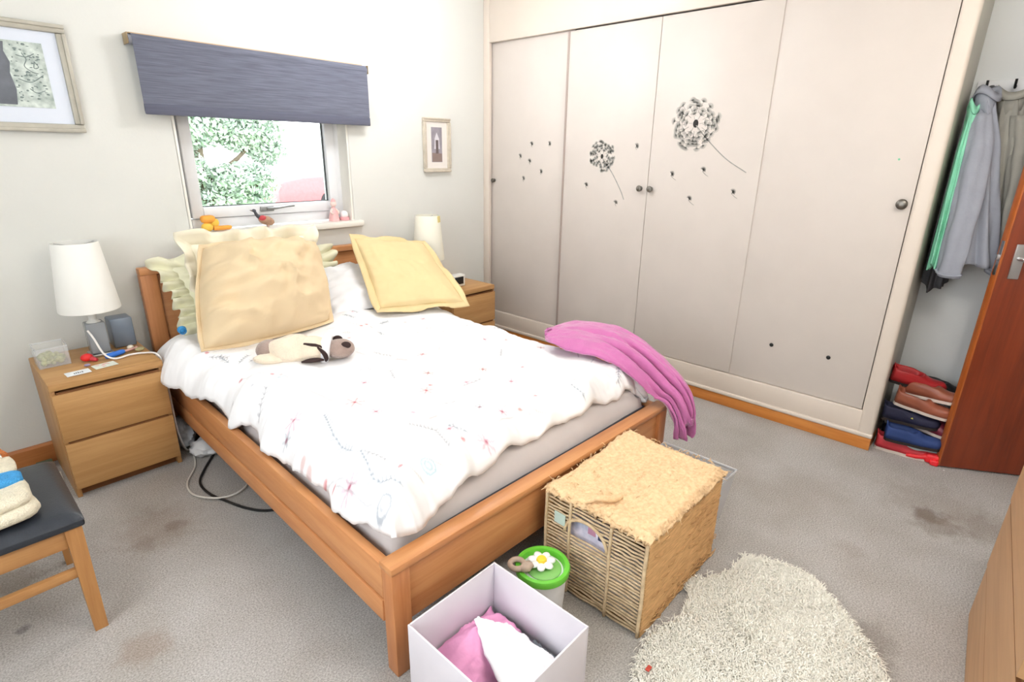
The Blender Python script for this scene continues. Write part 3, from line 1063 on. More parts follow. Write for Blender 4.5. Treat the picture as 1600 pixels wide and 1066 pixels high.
bt2 = thing('blue_toy', (-2.375, -0.40, 0.60), 'small bright blue toy tucked beside the big yellow cushion', 'toy')
G().ball((-2.375, -0.40, 0.632), (0.02, 0.016, 0.018), 14, 10).build('toy_body', M('cyan_blue_plastic', (60, 150, 214), 0.4), bt2, angle=180)
G().tube([(-2.375 + 0.014 * math.cos(a), -0.414, 0.628 + 0.014 * math.sin(a)) for a in np.linspace(0, 6.28, 15)[:-1]], 0.003, 6, closed=True).build('toy_ring', M('cyan_blue_plastic', (60, 150, 214), 0.4), bt2, angle=180)

# ------------------------------------------------------------------ plush toy asleep on the duvet
m_plush = M('cream_plush', (240, 223, 200), 0.95, var=0.06, scale=30, bump=0.5, bscale=180, sheen=0.4)
m_plushb = M('taupe_plush', (164, 142, 132), 0.95, var=0.1, scale=30, bump=0.5, bscale=180, sheen=0.4)
m_plushd = M('dark_plush', (58, 42, 40), 0.9, var=0.1)
TZ = 0.575
pt = thing('plush_animal', (-2.1, -1.0, TZ), 'cream and taupe plush animal lying against the big yellow cushion', 'soft toy')
ax = Vector((0.27, -0.215, 0)).normalized()
ay = Vector((0.215, 0.27, 0)).normalized()
rotp = Matrix((ax, ay, Vector((0, 0, 1)))).transposed()
def PP(a, b, z): return tuple(Vector((-2.1, -1.0, TZ)) + ax * a + ay * b + Vector((0, 0, z)))
g = G()
g.ball(PP(-0.02, 0, 0.045), (0.115, 0.075, 0.062), 24, 16, rotp, lambda p: 1 + 0.05 * math.sin(p.x * 5 + p.y * 4))
g.ball(PP(0.055, -0.01, 0.045), (0.075, 0.065, 0.058), 20, 14, rotp)
g.build('body', m_plush, pt, angle=180)
G().ball(PP(-0.13, 0.015, 0.04), (0.055, 0.06, 0.045), 20, 14, rotp).build('hind_quarter', m_plushb, pt, angle=180)
G().ball(PP(-0.115, -0.045, 0.02), (0.07, 0.03, 0.024), 16, 10, rotp).build('leg', m_plush, pt, angle=180)
g = G()
g.ball(PP(0.165, 0.0, 0.04), (0.06, 0.052, 0.042), 20, 14, rotp, lambda p: 1 + 0.12 * max(0, p.x))
g.build('head', m_plushb, pt, angle=180)
g = G()
g.tube([PP(0.105, -0.04, 0.0), PP(0.11, -0.045, 0.035), PP(0.115, -0.03, 0.075), PP(0.12, 0.01, 0.092), PP(0.122, 0.04, 0.08)], [0.018, 0.022, 0.022, 0.02, 0.016], 12)
g.build('white_collar', m_wcot, pt, angle=180)
for s_ in ((0.155, 0.045, 0.07), (0.2, -0.03, 0.065)):
    G().ball(PP(*s_), (0.022, 0.012, 0.016), 12, 8, rotp).build('ear', m_plushd, pt, angle=180)
for pth in ([PP(0.03, -0.052, 0.085), PP(0.06, -0.055, 0.078), PP(0.09, -0.05, 0.07), PP(0.112, -0.045, 0.055)],
            [PP(0.085, -0.058, 0.07), PP(0.112, -0.068, 0.045), PP(0.12, -0.065, 0.02), PP(0.115, -0.06, 0.005)],
            [PP(0.02, -0.08, 0.012), PP(0.05, -0.083, 0.018), PP(0.085, -0.08, 0.02), PP(0.11, -0.07, 0.015)]):
    G().tube(bez(pth, 5), [0.004 + 0.006 * math.sin(math.pi * i / 15) for i in range(16)], 8).build('dark_marking', m_plushd, pt, angle=180)

# ------------------------------------------------------------------ purple fleece throw
m_fleece = M('orchid_fleece', (196, 110, 166), 0.95, var=0.06, scale=18, bump=0.25, bscale=120, sheen=0.5)
rowsT = [(-1.16, -1.640, 0.600), (-1.06, -1.60, 0.612), (-0.95, -1.66, 0.625), (-0.91, -1.80, 0.628), (-0.915, -1.94, 0.615), (-0.93, -2.08, 0.575), (-0.935, -2.20, 0.505), (-0.94, -2.265, 0.44), (-0.945, -2.29, 0.36), (-0.95, -2.28, 0.30)]
rowsB = [(-1.20, -1.67, 0.585), (-1.25, -1.76, 0.59), (-1.23, -1.86, 0.585), (-1.20, -1.95, 0.575), (-1.17, -2.03, 0.545), (-1.13, -2.10, 0.49), (-1.085, -2.16, 0.43), (-1.06, -2.215, 0.40), (-1.05, -2.25, 0.34), (-1.04, -2.262, 0.27)]
ns_, nt_ = 90, 60
ta = bez(rowsT, 10)
tb = bez(rowsB, 10)
ta = np.array([tuple(p) for p in ta]); tb = np.array([tuple(p) for p in tb])
si_ = np.linspace(0, len(ta) - 1, ns_)
Ta = np.stack([np.interp(si_, np.arange(len(ta)), ta[:, k]) for k in range(3)], -1)
Tb = np.stack([np.interp(si_, np.arange(len(tb)), tb[:, k]) for k in range(3)], -1)
q = np.linspace(0, 1, nt_)[None, :, None]
A = Ta[:, None] * (1 - q) + Tb[:, None] * q
S_, Q_ = np.meshgrid(np.linspace(0, 1, ns_), np.linspace(0, 1, nt_), indexing='ij')
nr = normals(A)
if nr[..., 2].mean() < 0:
    nr = -nr
fold = np.sin(math.pi * np.clip(Q_, 0.01, 0.99)) ** 0.6 * 0.034
for (qa, qb, s0, dep, wd0) in ((0.34, 0.46, 0.38, 0.045, 0.03), (0.62, 0.74, 0.30, 0.040, 0.032), (0.82, 0.90, 0.55, 0.03, 0.025), (0.16, 0.22, 0.62, 0.03, 0.03), (0.5, 0.36, 0.12, 0.016, 0.05)):
    qk = qa + (qb - qa) * S_ + 0.03 * fbm(S_ * 5, 0 * S_ + qa * 9, 14)
    fold -= dep * sst(S_, s0, s0 + 0.18) * np.exp(-((Q_ - qk) / wd0) ** 2)
fold += 0.018 * fbm(S_ * 5, Q_ * 3.5, 6) + 0.007 * fbm(S_ * 16, Q_ * 9, 16)
A = A + nr * (fold + 0.022)[..., None]
end = sst(S_, 0.86, 1.0)
A[..., 2] -= end * (0.035 * np.sin(Q_ * 8 + 0.6) + 0.03 * fbm(Q_ * 6, 0 * Q_, 19))
A[..., 1] -= end * 0.02 * np.sin(Q_ * 17)
fl_ = G()
Ar = A if normals(A)[..., 2].mean() > 0 else A[:, ::-1]
fl_.sheet(Ar, 0.014)
# thick folded edge along the near side and a lobe hanging past the bed corner
tag(fl_.build('fleece_throw', m_fleece, angle=180), 'purple fleece throw crumpled over the foot corner of the bed', 'blanket')

# ------------------------------------------------------------------ bedside drawers
NX0, NX1, NYF, NYB, NH = -2.905, -2.495, -0.462, -0.022, 0.53
def bedside(label):
    r = thing('bedside_drawers', (NX0, NYF, 0), label, 'bedside table', 'matching oak bedside drawer units')
    G().box(NX0, NX1, NYF - 0.008, NYB, NH - 0.032, NH, 0.004).build('table_top', m_oak, r)
    G().box(NX0, NX0 + 0.018, NYF, NYB, 0.0, NH - 0.032, 0.002).build('side_panel', m_oak_edge, r)
    G().box(NX1 - 0.018, NX1, NYF, NYB, 0.0, NH - 0.032, 0.002).build('side_panel', m_oak_edge, r)
    G().box(NX0 + 0.018, NX1 - 0.018, NYB - 0.008, NYB, 0.03, NH - 0.032).build('back_panel', m_oak, r, smooth=False)
    G().box(NX0 + 0.018, NX1 - 0.018, NYF + 0.03, NYB - 0.008, 0.045, NH - 0.034).build('carcass', m_oakdark, r, smooth=False)
    G().box(NX0 + 0.018, NX1 - 0.018, NYF + 0.028, NYF + 0.042, 0.0, 0.045).build('plinth', m_oakdark, r, smooth=False)
    for z0, z1 in ((0.045, 0.258), (0.270, 0.482)):
        d = G().box(NX0 + 0.003, NX1 - 0.003, NYF - 0.016, NYF + 0.002, z0, z1, 0.002).build('drawer_front', m_oak, r)
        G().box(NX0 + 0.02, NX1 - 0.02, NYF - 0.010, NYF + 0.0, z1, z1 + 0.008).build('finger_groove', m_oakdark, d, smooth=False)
    return r
bs = bedside('oak two drawer bedside table left of the bed, below the white lamp')
bs2 = copy_tree(bs)
bs2.location = (-0.735, -0.44, 0)
bs2['label'] = 'oak bedside table between the bed and the wardrobe'


def lamp(pos, label, mat, rt=0.085, rb=0.116, zb=0.215, zt=0.515):
    r = thing('table_lamp', pos, label, 'lamp', 'white bedside lamps')
    x, y, z = pos
    s = G().lathe([(rb, zb), (rb + 0.001, zb + 0.006), (rt + 0.001, zt - 0.004), (rt, zt), (rt - 0.004, zt), (rb - 0.004, zb)], pos, 48, close=True).build('lamp_shade', mat, r)
    c = G()
    for k in range(3):
        a = k * 2.094 + 0.4
        c.tube([(x, y, z + zt - 0.02), (x + math.cos(a) * (rt - 0.004), y + math.sin(a) * (rt - 0.004), z + zt - 0.006)], 0.0018, 6)
    c.tube([(x, y, z + 0.16), (x, y, z + zt - 0.02)], 0.004, 8)
    c.build('shade_carrier', m_chrome, s)
    G().lathe([(0.028, 0.155), (0.016, 0.165), (0.016, 0.225), (0.0, 0.225)], pos, 20).build('bulb_holder', M('lamp_holder_white', (236, 236, 232), 0.5, var=0), r)
    G().box(x - 0.045, x + 0.045, y - 0.045, y + 0.045, z, z + 0.012, 0.003).build('foot_plate', m_chrome, r)
    G().box(x - 0.036, x + 0.036, y - 0.036, y + 0.036, z + 0.012, z + 0.155, 0.006).build('lamp_base', M('grey_glass_block', (176, 182, 188), 0.12, var=0.03, trans=0.35, ior=1.4), r)
    return r
m_shade = M('white_lampshade', (250, 249, 244), 0.85, var=0.01, sss=0.0)
m_shade2 = M('warm_lampshade', (250, 247, 232), 0.85, var=0.01)
lampL = lamp((-2.665, -0.19, NH + 0.002), 'white tapered lamp on the left bedside table', m_shade)
lampR = lamp((-0.72, -0.19, NH + 0.002), 'white lamp half hidden behind the right yellow pillow', m_shade2, 0.082, 0.108, 0.20, 0.50)
pa = np.linspace(-1.35, -0.75, 10)
A = np.array([[(-0.72 + r_ * math.cos(a), -0.19 + r_ * math.sin(a), NH + 0.002 + z_) for (r_, z_) in ((0.0856, 0.455), (0.0833, 0.498))] for a in pa])
G().sheet(A, -0.0012).build('yellowed_patch', M('yellowed_shade_patch', (238, 222, 150), 0.9), lampR)

# things on the left bedside table
zt = NH + 0.002
tag(G().box(-2.60, -2.51, -0.155, -0.06, zt, zt + 0.14, 0.006).build('metal_box', M('blue_grey_metal_box', (130, 142, 158), 0.35, metal=0.4)), 'blue grey cube box beside the left lamp', 'box')
cord = bez([(-2.70, -0.235, zt + 0.13), (-2.69, -0.262, zt + 0.10), (-2.672, -0.30, zt + 0.03), (-2.64, -0.33, zt + 0.007), (-2.58, -0.315, zt + 0.006), (-2.53, -0.33, zt + 0.006), (-2.49, -0.375, zt + 0.003), (-2.478, -0.395, zt - 0.05), (-2.476, -0.40, zt - 0.2), (-2.474, -0.40, 0.14), (-2.45, -0.38, 0.02), (-2.42, -0.36, 0.006)], 8)
tag(G().tube(cord, 0.0042, 8).build('lamp_cord', M('white_cord', (242, 238, 236), 0.5, var=0.02)), 'white cord trailing over the left bedside table edge', 'cord')
tb_ = thing('plastic_tub', (-2.845, -0.2, zt), 'clear plastic tub of green moss on the left bedside table', 'tub')
tx0, tx1, ty0, ty1 = -2.895, -2.785, -0.245, -0.13
g = G()
for a in ((tx0, tx1, ty0, ty1, zt, zt + 0.003), (tx0, tx0 + .002, ty0, ty1, zt, zt + .085), (tx1 - .002, tx1, ty0, ty1, zt, zt + .085), (tx0, tx1, ty0, ty0 + .002, zt, zt + .085), (tx0, tx1, ty1 - .002, ty1, zt, zt + .085)):
    g.box(*a)
g.build('tub_wall', m_clear, tb_, smooth=False)
g = G().tube([(tx0, ty0, zt + .085), (tx1, ty0, zt + .085), (tx1, ty1, zt + .085), (tx0, ty1, zt + .085)], 0.003, 6, closed=True)
g.build('tub_rim', m_frost, tb_)
g = G()
for k in range(46):
    g.ball((random.uniform(tx0 + .016, tx1 - .016), random.uniform(ty0 + .016, ty1 - .016), zt + random.uniform(0.012, 0.036)), random.uniform(0.008, 0.015), 8, 6)
mo = g.build('moss', M('olive_moss', (150, 158, 96), 0.95, var=0.2, scale=60, rgb2=(188, 190, 128)), tb_, angle=180)
mo['kind'] = 'stuff'
rd = thing('red_toy', (-2.72, -0.27, zt), 'small red rounded toy on the left bedside table', 'toy')
G().ball((-2.73, -0.262, zt + 0.018), (0.024, 0.02, 0.018), 16, 10).build('toy_body', M('glossy_red', (226, 46, 48), 0.3), rd, angle=180)
G().tube([(-2.715, -0.275, zt + 0.012), (-2.70, -0.295, zt + 0.008)], [0.012, 0.007], 10).build('toy_nose', M('dull_red', (196, 60, 70), 0.5), rd)
bt = thing('blue_torch', (-2.625, -0.28, zt), 'blue plastic handled tool lying on the left bedside table', 'torch')
G().tube([(-2.668, -0.296, zt + 0.013), (-2.66, -0.294, zt + 0.013), (-2.60, -0.27, zt + 0.013), (-2.59, -0.266, zt + 0.013)], [0.008, 0.012, 0.012, 0.009], 12).build('handle', M('bright_blue_plastic', (50, 116, 214), 0.35), bt)
G().tube([(-2.59, -0.266, zt + 0.012), (-2.545, -0.25, zt + 0.011), (-2.535, -0.246, zt + 0.011)], [0.007, 0.006, 0.01], 10).build('tip', M('rose_metal', (206, 160, 150), 0.35, metal=0.4), bt)
for (nm, cx, cy, rz_, wx, wy, c1, lab) in (('postcard', -2.79, -0.395, 0.05, 0.085, 0.055, (240, 244, 246), 'white card with dark sketch at the front of the bedside table'),
                                           ('picture_card', -2.69, -0.372, 0.12, 0.085, 0.06, (232, 236, 224), 'pastel picture card with pink print on the bedside table')):
    r = thing(nm, (cx, cy, zt), lab, 'card', rz=rz_)
    G().box(-wx / 2, wx / 2, -wy / 2, wy / 2, 0.0, 0.0016, 0.0).build('card_sheet', M(nm + '_paper', c1, 0.7, var=0.01), r, smooth=False, local=True)
    p = G()
    if nm == 'postcard':
        for k in range(5):
            p.box(-0.015 + k * 0.007, -0.011 + k * 0.007, -0.012 + 0.002 * (k % 2), 0.002 + 0.003 * (k % 3), 0.0016, 0.0019)
        p.build('dark_sketch', M('ink', (90, 98, 106), 0.8), r, smooth=False, local=True)
    else:
        for k in range(7):
            p.ball((random.uniform(-0.03, 0.02), random.uniform(-0.02, 0.02), 0.0016), (random.uniform(.004, .01), random.uniform(.003, .006), 0.0004), 10, 4)
        p.build('pink_print', M('pink_ink', (232, 160, 160), 0.8), r, local=True)
for (nm, c, rr_, colr, lab) in (('trinket', (-2.555, -0.222, zt + 0.012), (0.014, 0.012, 0.012), (236, 226, 208), 'small ivory trinket beside the blue tool'),
                               ('bead_tin', (-2.53, -0.272, zt + 0.01), (0.02, 0.015, 0.01), (170, 160, 118), 'small olive tin near the bedside table edge'),
                               ('silver_charm', (-2.745, -0.335, zt + 0.006), (0.012, 0.009, 0.006), (150, 140, 170), 'tiny violet silver charm behind the white card')):
    g = G().ball(c, rr_, 14, 9, None, lambda p: 1 + 0.06 * math.sin(7 * p.x + 5 * p.z))
    tag(g.build(nm, M(nm + '_finish', colr, 0.35), angle=180), lab, 'trinket')

# right bedside table: clock and dark domed object
ck = thing('alarm_clock', (-0.56, -0.30, zt), 'white alarm clock with black display on the right bedside table', 'clock')
G().box(-0.615, -0.505, -0.33, -0.27, zt, zt + 0.085, 0.008, 3).build('clock_case', M('white_clock_plastic', (238, 238, 232), 0.4), ck)
G().box(-0.605, -0.525, -0.3325, -0.329, zt + 0.018, zt + 0.07, 0.001).build('display', m_black, ck)
dm = thing('dark_vase', (-0.64, -0.14, zt), 'dark rounded vase behind the yellow pillow by the right lamp', 'vase')
G().lathe([(0.03, 0.0), (0.05, 0.03), (0.055, 0.08), (0.04, 0.13), (0.022, 0.15), (0.026, 0.165), (0.02, 0.165), (0.018, 0.15), (0.03, 0.12)], (-0.60, -0.12, zt), 24).build('vase_body', M('dark_bronze', (84, 74, 66), 0.4, metal=0.3), dm)

# ------------------------------------------------------------------ roller blind
m_blind = M('slate_blind_weave', (104, 107, 122), 0.85, var=0.22, scale=16, stretch=(0.5, 1, 14), bump=0.1, bscale=40)
m_blindd = M('slate_blind_hem', (94, 96, 112), 0.85, var=0.12, scale=16, stretch=(0.5, 1, 14))
rb = thing('roller_blind', (-1.66, -0.05, 1.589), 'dark slate roller blind half drawn over the window', 'blind')
X0, X1 = -2.266, -1.047
ny = 40
prof = []
for k in range(18):
    a = -0.6 + 2.6 * k / 17
    prof.append((-0.045 - 0.024 * math.sin(a) * 1.0, 1.90 + 0.024 * math.cos(a)))
prof += [(-0.066, 1.88), (-0.067, 1.80), (-0.066, 1.70), (-0.066, 1.645), (-0.063, 1.625), (-0.062, 1.60)]
A = np.array([[(x, py + 0.0015 * math.sin(x * 9), pz) for (py, pz) in prof] for x in np.linspace(X0, X1, ny)])
G().sheet(A, 0.0015).build('blind_fabric', m_blind, rb, angle=60)
G().box(X0, X1, -0.0735, -0.060, 1.587, 1.634, 0.005, 2).build('bottom_bar', m_blindd, rb)
G().tube([(X0 - 0.012, -0.045, 1.90), (X1 + 0.004, -0.045, 1.90)], 0.0215, 20).build('roller_tube', M('blind_tube', (150, 152, 164), 0.5), rb)
G().box(X0 - 0.005, X1 - 0.02, -0.05, -0.002, 1.9235, 1.929).build('headrail_batten', M('tan_batten', (206, 176, 142), 0.6), rb, smooth=False)
for bx in (X0 - 0.018, X1 + 0.006):
    G().box(bx, bx + 0.003, -0.07, -0.001, 1.88, 1.926, 0.001).build('bracket', M('brass_bracket', (168, 146, 112), 0.5, metal=0.4), rb)
G().box(X0, X1, -0.004, -0.001, 1.895, 1.925).build('wall_batten', M('batten_white', (228, 224, 216), 0.6), rb, smooth=False)

# ------------------------------------------------------------------ pictures
def frame(name, x0, x1, z0, z1, wd, label, fm, mm_, pm, px0, px1, pz0, pz1):
    r = thing(name, ((x0 + x1) / 2, -0.012, z0), label, 'picture')
    for (a, b, c, d, ax_) in ((x0, x1, z1 - wd, z1, 0), (x0, x1, z0, z0 + wd, 0), (x0, x0 + wd, z0 + wd, z1 - wd, 1), (x1 - wd, x1, z0 + wd, z1 - wd, 1)):
        g = G().box(a, b, -0.024, -0.001, c, d, 0.006, 2)
        if ax_ == 0:
            g.box(a, b, -0.030, -0.022, c + wd * .55 if c > z0 + .01 else c, d if c > z0 + .01 else d - wd * .55, 0.003)
        else:
            g.box(a if a < x0 + .01 else b - wd * .45, a + wd * .45 if a < x0 + .01 else b, -0.030, -0.022, c, d, 0.003)
        g.build('frame_bar', fm, r)
    G().box(x0 + wd, x1 - wd, -0.012, -0.004, z0 + wd, z1 - wd).build('mount', mm_, r, smooth=False)
    p = G().box(px0, px1, -0.014, -0.012, pz0, pz1).build('print', pm, r, smooth=False)
    return r, p
m_frm = M('antique_silver_gilt', (182, 178, 166), 0.45, metal=0.25, var=0.08, scale=24)
m_mount = M('cool_white_mount', (226, 232, 244), 0.7, var=0.01)
m_big = M('grey_green_pencil_print', (176, 192, 186), 0.7, var=0.25, scale=34, rgb2=(206, 214, 208))
fr1, p1 = frame('framed_print', -3.14, -2.50, 1.497, 1.922, 0.034, 'large silver framed grey green drawing high on the wall by the window', m_frm, m_mount, m_big, -3.05, -2.588, 1.592, 1.842)
ps = G()
rr = random.Random(2)
for k in range(70):
    cx_, cz_ = rr.uniform(-2.70, -2.60), rr.uniform(1.61, 1.835)
    ps.ball((cx_, -0.0142, cz_), (rr.uniform(.002, .007), 0.0004, rr.uniform(.0015, .004)), 8, 4)
ps.build('pencil_spot', M('pencil_grey', (128, 142, 140), 0.8), p1, angle=180)['kind'] = 'stuff'
G().prism([(-2.712, 1.60), (-2.704, 1.66), (-2.712, 1.72), (-2.704, 1.76), (-2.716, 1.80), (-2.71, 1.835), (-3.04, 1.835), (-3.04, 1.60)], -0.0146, -0.0142, 'y').build('dark_ground', M('graphite_ground', (112, 116, 124), 0.8, var=0.2), p1, smooth=False)
g = G()
for pth in ([(-2.66, 1.80), (-2.65, 1.775), (-2.66, 1.75), (-2.64, 1.73), (-2.62, 1.725)], [(-2.625, 1.77), (-2.615, 1.75), (-2.63, 1.745), (-2.625, 1.77)], [(-2.68, 1.79), (-2.65, 1.785), (-2.62, 1.80)], [(-2.66, 1.665), (-2.64, 1.65), (-2.61, 1.66)], [(-2.69, 1.70), (-2.65, 1.69), (-2.605, 1.72)]):
    g.tube(bez([(a, -0.0145, b) for a, b in pth], 5), 0.0015, 5)
g.build('pencil_line', M('pencil_dark', (120, 134, 132), 0.8), p1)['kind'] = 'stuff'
m_pale = M('pale_gilt', (206, 196, 180), 0.5, metal=0.1, var=0.1, scale=30)
fr2, p2 = frame('framed_photograph', -0.592, -0.351, 1.305, 1.665, 0.026, 'small pale framed picture on the wall beside the wardrobe', m_pale, M('ivory_mount', (234, 228, 222), 0.7, var=0.01), M('mauve_grey_photo', (150, 144, 152), 0.6, var=0.2, scale=16), -0.52, -0.425, 1.372, 1.604)
g = G().prism([(-0.497, 1.46), (-0.447, 1.46), (-0.452, 1.53), (-0.472, 1.57), (-0.492, 1.53)], -0.0146, -0.0142, 'y')
g.build('pale_figure', M('pale_photo_tone', (214, 210, 216), 0.7), p2, smooth=False)
G().prism([(-0.483, 1.43), (-0.459, 1.43), (-0.459, 1.52), (-0.483, 1.52)], -0.015, -0.0146, 'y').build('dark_figure', M('dark_photo_tone', (104, 92, 92), 0.7), p2, smooth=False)
G().prism([(-0.517, 1.375), (-0.428, 1.375), (-0.428, 1.43), (-0.517, 1.435)], -0.0146, -0.0142, 'y').build('brown_ground', M('brown_photo_tone', (140, 122, 116), 0.7), p2, smooth=False)

# ------------------------------------------------------------------ sill ornaments
zs = WZ0 + 0.016
tb2 = thing('orange_toy', (-2.03, 0.02, zs), 'orange and yellow toy figure lying at the left end of the windowsill', 'toy')
m_or = M('orange_felt', (246, 170, 74), 0.8)
m_ye = M('yellow_felt', (250, 206, 90), 0.8)
g = G().box(-2.075, -2.005, 0.0, 0.05, zs + 0.045, zs + 0.085, 0.016, 3)
g.build('hat', m_or, tb2)
G().ball((-2.01, 0.02, zs + 0.045), (0.022, 0.02, 0.024), 14, 10).build('head', m_ye, tb2, angle=180)
G().ball((-2.05, 0.02, zs + 0.024), (0.03, 0.025, 0.024), 16, 10).build('body', m_ye, tb2, angle=180)
G().tube([(-2.02, 0.015, zs + 0.018), (-1.985, 0.01, zs + 0.016), (-1.945, 0.01, zs + 0.016), (-1.93, 0.01, zs + 0.017)], [0.014, 0.012, 0.012, 0.008], 10).build('leg', m_or, tb2)
G().tube([(-2.02, 0.035, zs + 0.018), (-1.99, 0.04, zs + 0.014), (-1.95, 0.045, zs + 0.013)], [0.013, 0.012, 0.009], 10).build('leg', m_or, tb2)
bd = thing('bird_figurine', (-1.73, 0.03, zs), 'long necked bird figurine with red breast on the windowsill', 'figurine')
G().ball((-1.725, 0.03, zs + 0.035), (0.048, 0.022, 0.026), 18, 12, Matrix.Rotation(0.35, 3, 'Y')).build('body', M('bird_brown', (176, 140, 116), 0.6, var=0.2, scale=50), bd, angle=180)
G().ball((-1.748, 0.024, zs + 0.05), (0.022, 0.018, 0.016), 14, 10).build('breast', M('bird_red', (196, 70, 76), 0.6), bd, angle=180)
G().tube(bez([(-1.755, 0.03, zs + 0.05), (-1.775, 0.03, zs + 0.068), (-1.785, 0.03, zs + 0.09)], 5), [0.013 - 0.0006 * i for i in range(11)], 10).build('neck', M('bird_dark', (74, 76, 84), 0.6), bd)
hd_ = G().ball((-1.788, 0.03, zs + 0.094), (0.012, 0.010, 0.009), 12, 8).build('head', M('bird_dark', (74, 76, 84), 0.6), bd, angle=180)
G().tube([(-1.797, 0.03, zs + 0.094), (-1.812, 0.03, zs + 0.098)], [0.005, 0.001], 8).build('beak', M('bird_beak', (110, 100, 90), 0.5), hd_)
for s_ in (-0.008, 0.008):
    G().tube([(-1.72, 0.03 + s_, zs + 0.02), (-1.718, 0.03 + s_, zs)], 0.004, 8).build('foot', M('bird_feet', (220, 180, 160), 0.6), bd)
pk = thing('pink_figurine', (-1.288, 0.04, zs), 'pink and white doll figurine at the right end of the windowsill', 'figurine')
G().lathe([(0.032, 0.0), (0.034, 0.006), (0.026, 0.045), (0.014, 0.075), (0.012, 0.085), (0.0, 0.086)], (-1.288, 0.04, zs), 20).build('dress', M('rose_pink_glaze', (244, 190, 190), 0.4), pk)
G().ball((-1.286, 0.04, zs + 0.105), (0.019, 0.018, 0.021), 14, 10).build('head', M('pale_pink_glaze', (250, 222, 214), 0.4), pk, angle=180)
G().lathe([(0.016, 0.118), (0.012, 0.132), (0.0, 0.14)], (-1.286, 0.04, zs), 14).build('bonnet', M('rose_pink_glaze', (244, 190, 190), 0.4), pk)
for s_ in (-1, 1):
    G().tube([(-1.288 + 0.012 * s_, 0.035, zs + 0.075), (-1.288 + 0.026 * s_, 0.025, zs + 0.055), (-1.288 + 0.018 * s_, 0.012, zs + 0.045)], 0.006, 8).build('arm', M('pale_pink_glaze', (250, 222, 214), 0.4), pk)
tr_ = thing('trinket_dome', (-1.215, 0.04, zs), 'small white domed trinket on pink base beside the doll figurine', 'trinket')
G().lathe([(0.03, 0.0), (0.032, 0.012), (0.028, 0.02), (0.0, 0.02)], (-1.215, 0.04, zs), 20).build('base', M('dusky_pink', (226, 164, 168), 0.5), tr_)
G().ball((-1.215, 0.04, zs + 0.034), 0.026, 16, 10).build('dome', M('white_dome', (250, 246, 246), 0.15, var=0), tr_, angle=180)

# ------------------------------------------------------------------ stool with folded blanket
SX1, SX0, SYF, SYB, SH = -2.985, -3.42, -1.345, -0.90, 0.425
st = thing('wooden_stool', ((SX0 + SX1) / 2, (SYF + SYB) / 2, 0), 'oak stool with black vinyl seat at the left edge', 'stool')
n = 24
a_, b_ = np.meshgrid(np.linspace(-1, 1, n), np.linspace(-1, 1, n), indexing='ij')
pr = np.clip(1 - np.abs(a_) ** 6, 0, 1) * np.clip(1 - np.abs(b_) ** 6, 0, 1)
A = np.stack([(SX0 + SX1) / 2 + a_ * (SX1 - SX0) / 2 * 1.03, (SYF + SYB) / 2 + b_ * (SYB - SYF) / 2 * 1.03, SH - 0.028 + 0.026 * pr ** 0.3 + 0.008 * pr * (1 - a_ ** 2) * (1 - b_ ** 2)], -1)
g = G().grid(A)
g.box(SX0 - 0.006, SX1 + 0.006, SYF - 0.006, SYB + 0.006, SH - 0.05, SH - 0.026, 0.006)
g.build('seat_pad', M('black_vinyl', (44, 48, 56), 0.32, var=0.1, scale=30, bump=0.1, bscale=200), st, angle=60)
def leg(x, y, dx, dy):
    g = G()
    w0, w1 = 0.021, 0.017
    zt_ = SH - 0.05
    V = [(x + a * w0, y + b * w0, zt_) for a, b in ((-1, -1), (1, -1), (1, 1), (-1, 1))] + [(x + dx + a * w1, y + dy + b * w1, 0.0) for a, b in ((-1, -1), (1, -1), (1, 1), (-1, 1))]
    g.add(V, [(0, 1, 2, 3), (7, 6, 5, 4), (0, 4, 5, 1), (1, 5, 6, 2), (2, 6, 7, 3), (3, 7, 4, 0)])
    g.build('leg', m_stool, st, smooth=False)
for x, sx_ in ((SX1 - 0.024, 0.0), (SX0 + 0.024, 0.0)):
    leg(x, SYF + 0.024, sx_, -0.012)
    leg(x, SYB - 0.024, sx_, 0.012)
G().box(SX0 + 0.03, SX1 - 0.03, SYF + 0.012, SYF + 0.034, SH - 0.115, SH - 0.05, 0.002).build('apron', m_stoolx, st)
G().box(SX0 + 0.03, SX1 - 0.03, SYB - 0.034, SYB - 0.012, SH - 0.115, SH - 0.05, 0.002).build('apron', m_stoolx, st)
G().box(SX1 - 0.036, SX1 - 0.014, SYF + 0.045, SYB - 0.045, SH - 0.115, SH - 0.05, 0.002).build('apron', m_stoolx, st)
G().box(SX0 + 0.014, SX0 + 0.036, SYF + 0.045, SYB - 0.045, SH - 0.115, SH - 0.05, 0.002).build('apron', m_stoolx, st)
G().box(SX0 + 0.04, SX1 - 0.04, SYF + 0.006, SYF + 0.026, 0.205, 0.235, 0.003).build('stretcher', m_stoolx, st)
G().box(SX0 + 0.04, SX1 - 0.04, SYB - 0.026, SYB - 0.006, 0.205, 0.235, 0.003).build('stretcher', m_stoolx, st)

